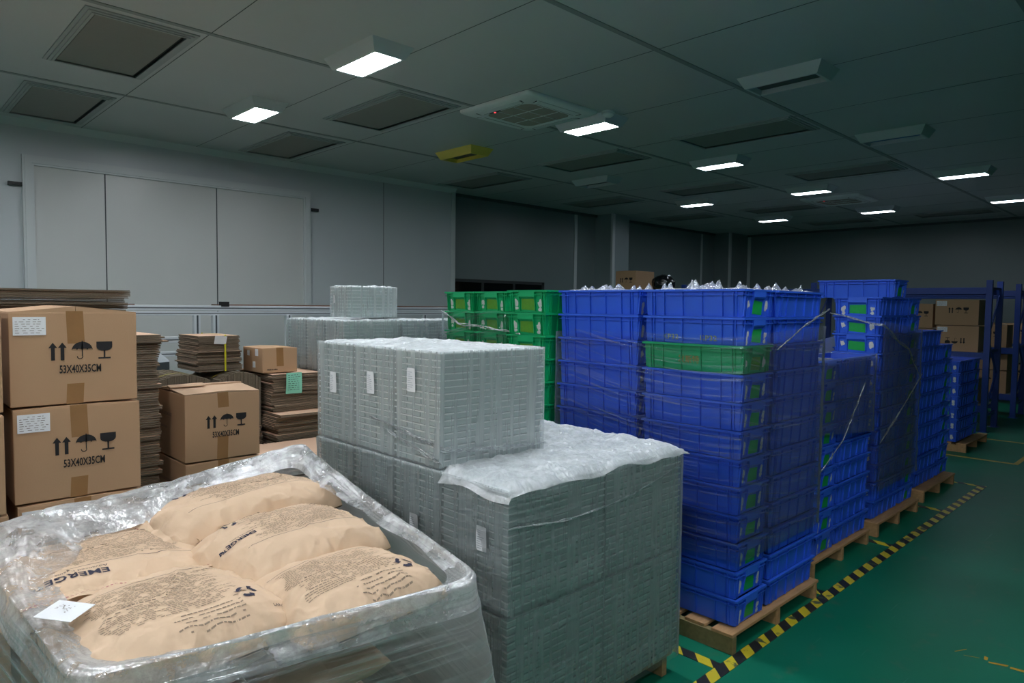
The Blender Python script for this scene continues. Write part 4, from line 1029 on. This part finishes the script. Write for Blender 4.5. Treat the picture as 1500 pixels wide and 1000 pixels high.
# ================================================================== SACKS
SACK = []
def sack(cx, cy, z, L, W, H, rz, label, prints, seed, tilt=0, seam=None, eu=None, es=.036, ev=.60, nearseam=False):
    a, b = L/2, W/2
    def topz(x, y):
        u, v = max(-1, min(1, x/a)), max(-1, min(1, y/b))
        e = (max(0, 1-abs(u)**3.4))**.5*(max(0, 1-abs(v)**3.6))**.48
        n1 = noise.noise(Vector((x*5+seed*3.1, y*5, seed)))*.009
        edge = 1-min(1, min((1-abs(u))*3.2, (1-abs(v))*3.2))
        n2 = noise.noise(Vector((x*22, y*22, seed+4)))*.007*(.25+edge*2)+.006*(1-abs(noise.noise(Vector((x*4.5+y*3, y*5-x*2, seed+9)))))**28+.005*(1-abs(noise.noise(Vector((x*9-y*5, y*8, seed+2)))))**24*(.2+edge*1.5)
        # radial puckers towards the ends
        th = math.atan2(y, x); n3 = math.sin(th*22+seed+4*noise.noise(Vector((x*6, y*6, seed))))*.008*edge
        fold = -abs(noise.noise(Vector((x*4+seed, y*9, 7))))*.012*(.4+edge)
        return H*e+(n1+n2+n3+fold)*min(1, e*1.8)+tilt*x
    t = thing('paper_sack', label, 'sack', (cx, cy, z), rz, 'brown paper sacks on the near pallet')
    mb = MB(); N, K = 110, 84
    def sq(u):   # concentrate vertices near edges
        return math.sin(u*PI/2)
    def f(u, v):
        p, q = sq(u*2-1), sq(v*2-1)
        rx = 1-.06*abs(q)**6; ry = 1-.06*abs(p)**6
        x, y = p*a*rx, q*b*ry
        return (x, y, topz(x/rx, y/ry))
    mb.grid(N, K, f)
    mb.grid(N, K, lambda u, v: (lambda x, y, z_: (x, y, -abs(z_)*.25+tilt*x-.004))(*(lambda u_, v_: (sq(u_*2-1)*a*(1-.06*abs(sq(v_*2-1))**6), sq(v_*2-1)*b*(1-.06*abs(sq(u_*2-1))**6), H*.6*(max(0, 1-abs(sq(u_*2-1))**2.6))**.5*(max(0, 1-abs(sq(v_*2-1))**2.6))**.5))(1-u, v)))
    mb.build('bag_body', bagp, parent=t, smooth=True)
    flip = prints
    c, s_ = math.cos(flip), math.sin(flip)
    def fr_(u, v, d):
        x, y = u*c-v*s_, u*s_+v*c
        return (x, y, topz(x, y)+.0016)
    aa, bb = (a, b) if abs(s_) < .5 else (b, a)
    big = MB()
    if eu is not None:
        add_text(big, 'EMERGE™', aa*eu, bb*ev, es, fr_, xs=1.2, bold=.0007)
        add_text(big, 'Advanced Resins', aa*eu, bb*ev-es*.55, es*.42, fr_, xs=1.25)
        big.build('brand_lettering', ink_bag, parent=t); big = MB()
    def recyc(ux, uy, R):
        for k in range(3):
            a0 = PI/2+k*2*PI/3+.25; pts = []
            for q in range(7):
                th = a0+q*.17; pts.append((ux+R*math.cos(th), uy+R*math.sin(th)))
            inn = [(ux+R*.58*math.cos(a0+q*.17), uy+R*.58*math.sin(a0+q*.17)) for q in range(7)]
            for q in range(6): fpoly(big, [pts[q], pts[q+1], inn[q+1], inn[q]], fr_)
            th = a0+6*.17; fpoly(big, [(ux+R*1.25*math.cos(th), uy+R*1.25*math.sin(th)), (ux+R*.85*math.cos(th+.42), uy+R*.85*math.sin(th+.42)), (ux+R*.35*math.cos(th), uy+R*.35*math.sin(th))], fr_)
    recyc(aa*.56, -bb*.50, .024)
    big.build('recycling_mark', ink_bag, parent=t); big = MB()
    add_text(big, 'LARGE', aa*.72, -bb*.78, .011, fr_, xs=1.0)
    big.build('bag_lettering', ink_bag, parent=t)
    fine = MB(); rr = random.Random(seed)
    def line(v, u0, u1, h, dense=.8):
        u = u0
        while u < u1:
            ln = rr.uniform(.004, .014)
            if rr.random() < dense: fpoly(fine, [(u, v), (u+ln, v), (u+ln, v+h), (u, v+h)], fr_)
            u += ln+.0025
    rows = int(bb*.95/.0075)
    for r in range(rows):
        v = bb*.38-r*.0075
        line(v, -aa*.72+.012*math.sin(r*.5), aa*(.30+.25*rr.random()), .0026)
    fine.build('fine_print', ink_bag2, parent=t); fine = MB()
    for r in range(5):
        v = -bb*.62-r*.013; line(v, -aa*.15-.02*(r % 2), aa*.42, .0034, .85)
    fine.build('address_print', ink_bag2, parent=t); fine = MB()
    nseg = 30
    for k in range(nseg): 
        u0, u1 = -aa*.8+k*aa*1.5/nseg, -aa*.8+(k+1)*aa*1.5/nseg
        fpoly(fine, [(u0, bb*.45), (u1, bb*.45), (u1, bb*.457), (u0, bb*.457)], fr_)
    fine.build('printed_line', ink_bag, parent=t)
    if nearseam:
        sm = MB()
        def nf(u, v):
            x = (u*2-1)*a*.92; y = -(b-.03+v*.05)
            return (x, y+.008*noise.noise(Vector((x*9, v, 4))), topz(x, -(b-.05))*.8*(1-v)+v*.055+.010*noise.noise(Vector((x*14, v*2, seed)))+.012)
        sm.grid(44, 4, nf); sm.build('folded_edge', bagp, parent=t)
        st = MB()
        for k in range(0, 44, 1):
            q = Vector((0, -.0005, .002)); st.poly([Vector(nf((k+.1)/44, .5))+q, Vector(nf((k+.65)/44, .5))+q, Vector(nf((k+.65)/44, .6))+q, Vector(nf((k+.1)/44, .6))+q])
        st.build('stitching', mat('red_thread', '#a0475a', .7, .1), parent=t)
    if seam:
        sx = seam
        sm = MB(); K2 = 44
        def sf(u, v):
            y = (u*2-1)*b*.93; x = sx*(a-.012+v*.052)
            z_ = topz(sx*(a-.03), y)*.75*(1-v)+(.028+.014*noise.noise(Vector((y*12, v, seed))))*1.0
            return (x, y+.004*noise.noise(Vector((y*30, v*3, seed))), z_+tilt*x)
        sm.grid(K2, 4, sf); sm.build('sewn_end', bagp, parent=t)
        st = MB()
        for k in range(K2):
            if k % 2: continue
            st.poly([Vector(sf((k+.1)/K2, .55))+Vector((0, 0, .0015)), Vector(sf((k+.9)/K2, .55))+Vector((0, 0, .0015)), Vector(sf((k+.9)/K2, .62))+Vector((0, 0, .0015)), Vector(sf((k+.1)/K2, .62))+Vector((0, 0, .0015))])
        st.build('stitching', mat('red_thread', '#a0475a', .7, .1), parent=t)['label'] = 'red and white stitching'
    return t
sack(.500, 2.20, .80, .52, .50, .095, -.02, 'paper sack at back left with upside-down dark blue lettering', PI, 1, seam=1, eu=.05, es=.034, nearseam=True)
sack(.540, 1.735, .80, .47, .46, .105, .08, 'paper sack at front left with recycling mark near its corner', 0, 2)
sack(.945, 1.95, .83, .50, .42, .115, .12, 'paper sack lying highest in the middle of the right side', PI*.98, 3, tilt=.04, eu=.45, es=.020, ev=.05)
sack(.945, 1.62, .80, .45, .38, .100, .08, 'paper sack at front right with recycling mark by the rim', 0, 5)
sack(.965, 2.34, .85, .64, .34, .115, .12, 'long bulging paper sack at the back of the pallet', PI, 4, tilt=.04, seam=-1)
# lower layers
for k, (z, seed) in enumerate(((.655, 11), (.52, 12), (.385, 13), (.25, 14), (.115, 15))):
    for (cx, cy, l) in ((.56, 1.83, 'front left'), (.91, 1.80, 'front right'), (.58, 2.24, 'back left'), (.96, 2.22, 'back right')):
        if k > 2 and False: continue
        t = thing('paper_sack', 'paper sack in the %s layer under the film, %s' % (['second', 'third', 'fourth', 'fifth', 'bottom'][k], l), 'sack', (cx, cy, z), 0, 'brown paper sacks in the lower layers')
        m = MB(); a, b = .172, .20
        def f(u, v, sgn=1):
            p, q = math.sin((u*2-1)*PI/2), math.sin((v*2-1)*PI/2)
            e = (max(0, 1-abs(p)**3))**.5*(max(0, 1-abs(q)**3))**.5
            return (p*a, q*b, sgn*.062*e*(1+.15*noise.noise(Vector((p*3, q*3, seed))))+.066)
        m.grid(24, 24, lambda u, v: f(u, v, 1)); m.grid(24, 24, lambda u, v: f(1-u, v, -1))
        m.build('bag_body', bagp, parent=t, smooth=True)
pallet(.30, 1.20, 1.42, 2.52, 'wooden pallet under the brown paper sacks', h=.098)

# film around the sacks
def sack_film():
    C = [(.30, 1.50), (1.185, 1.345), (1.33, 2.62), (.245, 2.50)]
    # rounded quad perimeter
    pts = []
    n = 4; R = .09
    for k in range(4):
        p0, p1, p2 = Vector(C[k-1]), Vector(C[k]), Vector(C[(k+1) % 4])
        a = p1+(p0-p1).normalized()*R; b = p1+(p2-p1).normalized()*R
        for i in range(7):
            f = i/6; pts.append((a.lerp(p1, f)).lerp(p1.lerp(b, f), f))
    cen = Vector((sum(p.x for p in pts)/len(pts), sum(p.y for p in pts)/len(pts)))
    L = [0]
    for i in range(len(pts)): L.append(L[-1]+(pts[(i+1) % len(pts)]-pts[i]).length)
    T = L[-1]
    def at(s_):
        s_ = s_ % T
        for i in range(len(pts)):
            if s_ <= L[i+1]:
                f = (s_-L[i])/max(1e-9, L[i+1]-L[i]); return pts[i].lerp(pts[(i+1) % len(pts)], f)
    def rimz(p):
        u = (p.x-.25)/1.08; v = (p.y-1.35)/1.27
        return .868+.045*v+.055*v*max(0, u)**2+.012*u
    NU = 320
    def fn(u, v):
        p = at(u*T); d = (p-cen).normalized(); z0 = .105; zr = rimz(p)
        back = max(0, min(1, (p.y-2.0)/.4)); left = max(0, min(1, (.5-p.x)/.2))
        if v < .62:
            f = v/.62; z = z0+(zr-z0)*f
            off = .075*math.sin(PI*min(1, f*1.02))*(1-.25*f)+.03*(1-f)
            off += .014*noise.noise(Vector((p.x*4, p.y*4, z*3)))+.005*noise.noise(Vector((p.x*7, p.y*7, z*30)))
        else:
            f = (v-.62)/.38
            inn = .06+.19*back*(1-.75*max(0, (p.x-.5)))+.05*left+.03*noise.noise(Vector((p.x*4, p.y*4, 3)))
            off = .012*math.sin(f*3)-inn*f
            w8 = .4+back
            z = zr+.010*math.sin(min(1, f*1.6)*PI)+(.007*noise.noise(Vector((p.x*8+f, p.y*8, f*5)))+.004*noise.noise(Vector((p.x*14, p.y*14, f*24))))*w8 - .016*f + .050*back*math.sin(f*PI)
        q = p+d*(off+.018)
        return (q.x-.75, q.y-1.98, z)
    def uvs(nv, a, b): return [(i/NU*T+.25*(a+(b-a)*j/nv), (a+(b-a)*j/nv)*1.4) for j in range(nv+1) for i in range(NU)]
    t = thing('stretch_film', 'clear stretch film enclosing the pallet of brown paper sacks', 'stretch film', (.75, 1.98, 0))
    mb = MB(); mb.grid(NU, 70, lambda u, v: fn(u, v*.60), closed=True); mb.uv = uvs(70, 0, .6); mb.build('film_skirt', stretch_side, parent=t, smooth=True)
    mb = MB(); mb.grid(NU, 46, lambda u, v: fn(u, .56+v*.44), closed=True); mb.uv = uvs(46, .56, 1); mb.build('gathered_rim', stretch_rim, parent=t, smooth=True)['label'] = 'whitish gathered film rim'
sack_film()
t = thing('paper_tag', 'small white tag stuck under the film at the left of sacks', 'paper', (.325, 1.76, .905), .55)
m = MB(); m.hexa([(-.03, -.05, 0), (.045, -.04, .006), (.03, .045, .012), (-.04, .04, .004), (-.03, -.05, .001), (.045, -.04, .007), (.03, .045, .013), (-.04, .04, .005)]); m.build('paper_sheet', paper_w, parent=t)
m = MB(); rr = random.Random(2)
for k in range(26):
    x, y = rr.uniform(-.016, .016), rr.uniform(-.02, .02); m.poly([(x, y, .0112), (x+.003, y, .0112), (x+.003, y+.0018, .0112), (x, y+.0018, .0112)])
m.build('tag_print', inkgrey, parent=t)

# ================================================================== RACKS
def rack(x0, x1, ylist, label, shelves=(.30, 1.0, 1.86), h=2.0, grp='blue storage racks'):
    t = thing('storage_rack', label, 'rack', (x0, ylist[0], 0), 0, grp); w = x1-x0
    for y in ylist:
        y -= ylist[0]
        for x in (0, w):
            p = MB(); p.box((x-.03, y-.035, 0), (x+.03, y+.035, h))
            p.build('upright', rack_b, parent=t, bevel=.003)
            MB().box((x-.055, y-.055, 0), (x+.055, y+.055, .006)).build('foot_plate', rack_b, parent=t)
        for k, (za, zb) in enumerate(((.25, .75), (.75, 1.25), (1.25, 1.8))):
            b = MB(); b.tube([(0.03, y, za if k % 2 == 0 else zb), (w-.03, y, zb if k % 2 == 0 else za)], .014, 6); b.build('brace', rack_b, parent=t)
        for z in (.2, 1.05, 1.88): MB().box((0.03, y-.015, z), (w-.03, y+.015, z+.03)).build('brace', rack_b, parent=t)
    for a, b in zip(ylist, ylist[1:]):
        for z in shelves:
            for x in (0, w):
                MB().box((x-.025, a-ylist[0]+.035, z-.045), (x+.025, b-ylist[0]-.035, z+.045)).build('beam', rack_b, parent=t, bevel=.003)
            if z < 1.8 or True:
                MB().box((.026, a-ylist[0]+.04, z+.02), (w-.026, b-ylist[0]-.04, z+.044)).build('shelf_board', mat('shelf_steel', '#9aa3a6', .5, .05), parent=t)
    return t
rack(10.75, 11.35, (2.17, 4.45, 6.75), 'blue steel storage rack behind the crates, nearer one')
rack(12.55, 13.15, (2.17, 4.45), 'blue steel storage rack farther back at the right')
rack(14.4, 15.0, (2.17, 4.45), 'blue steel storage rack farthest back, cut by the right edge')
# cartons on racks (front faces look to -X)
def rcarton(x, y, z, w, d, h, label, group, upside=False, marks=True, paper=True):
    # rotate -90deg: local front (-Y) -> world -X ; local +X -> world -Y
    t = carton(x, y, z, w, d, h, label, group, rz=-PI/2, text=False, upside=upside, marks=marks, paper=paper, tape_len=(0, 0), s=1.15); return t
RS = 1.045
rcarton(10.80, 2.78, RS, .50, .40, .35, 'brown carton with upside-down marks on the near rack shelf', 'cartons on the nearer rack', upside=True)
rcarton(10.80, 2.80, RS+.353, .51, .40, .35, 'brown carton with white label, upper one on near rack shelf', 'cartons on the nearer rack')
rcarton(10.83, 3.18, RS, .36, .40, .30, 'brown carton left of the upside-down one on the rack', 'cartons on the nearer rack', marks=False)
rcarton(10.88, 3.20, RS+.353, .36, .38, .33, 'shaded brown carton with raised flaps at the rack left', 'cartons on the nearer rack', paper=False) if False else rcarton(10.85, 3.20, RS+.305, .36, .40, .34, 'shaded brown carton beside the white labelled one on the rack', 'cartons on the nearer rack', paper=False)
for (y, l) in ((2.78, 'right'), (3.32, 'middle'), (3.86, 'left')):
    rcarton(10.80, y, .345, .50, .40, .35, 'brown carton on the low shelf of the nearer rack, %s' % l, 'cartons on the nearer rack')
for k, (y, z, l) in enumerate(((2.78, .345, 'lower shelf, bottom carton at the open end'), (2.78, .70-.003, 'lower shelf, upper carton at the open end'), (2.80, RS, 'upper shelf at the open end'), (3.34, .345, 'lower shelf, second along'), (3.35, RS, 'upper shelf, second along'))):
    h = .30 if z == .697 else .345
    if z == .697: h = .25
    rcarton(12.60, y, z, .50, .42, h, 'brown carton on the far rack, %s' % l, 'cartons on the far rack', marks=(z != .697), paper=(k % 2 == 0))
for k, (y, z) in enumerate(((2.78, .345), (2.78, RS), (3.34, .345), (3.34, RS))):
    rcarton(14.45, y, z, .50, .42, .345, 'brown carton on the farthest rack, %s' % ['low right', 'high right', 'low left', 'high left'][k], 'cartons on the farthest rack')
# carton and black bag far behind the crates
for i in range(6):
    carton(9.02, 6.95-.48, .002+i*.362, .40 if i < 5 else .38, .45, .36, ['bottom carton of the distant pile hidden behind the blue crates', 'second carton from the bottom of the distant pile', 'third carton from the bottom of the distant pile', 'fourth carton from the bottom of the distant pile', 'second carton from the top of the distant pile', 'distant brown carton rising above the nearest blue crates'][i], 'cartons in the distant pile', paper=False) if False else rcarton(9.0, 6.93, .002+i*.362, .40, .50, .36, ['bottom carton of the distant pile hidden behind the blue crates', 'second carton from the bottom of the distant pile', 'third carton from the bottom of the distant pile', 'fourth carton from the bottom of the distant pile', 'second carton from the top of the distant pile', 'distant brown carton rising above the nearest blue crates'][i], 'cartons in the distant pile', paper=False)
rcarton(9.12, 7.12, .002, .18, .40, .36, 'narrow carton standing behind the distant pile', 'cartons in the distant pile', marks=False, paper=False) if False else None
def blob(cx, cy, cz, r, label, m, rise):
    mb = MB()
    def fn(u, v):
        th, ph = u*2*PI, v*PI
        d = Vector((math.sin(ph)*math.cos(th), math.sin(ph)*math.sin(th), -math.cos(ph)))
        q = 1+.14*noise.noise(d*3)+.06*noise.noise(d*9)
        return (d.x*r*q, d.y*r*q, max(-r*.8, d.z*r*.8*q)+r*.8)
    mb.grid(40, 24, fn, closed=True)
    o = mb.build('black_bag', m, loc=(cx, cy, cz), smooth=True); tag(o, label, 'bag'); return o
for i in range(5):
    rcarton(8.75, 6.18, .002+i*.362, .42, .45, .36, 'carton under the black bag, %s from the floor' % ['first', 'second', 'third', 'fourth', 'fifth'][i], 'cartons under the black bag', paper=False, marks=False)
blob(8.95, 5.98, .002+5*.362+.001, .17, 'shiny black plastic bag above the nearest blue crates', black_film, 0)

mark(P1a[10], 'KP32', -.17, .018, .036, yel_pen, xs=1.2)
mark(P1a[10], 'KP32', .04, .018, .036, yel_pen, xs=1.2)
mark(P1a[9], '发斯特', -.075, .040, .042, or_pen, xs=.95)
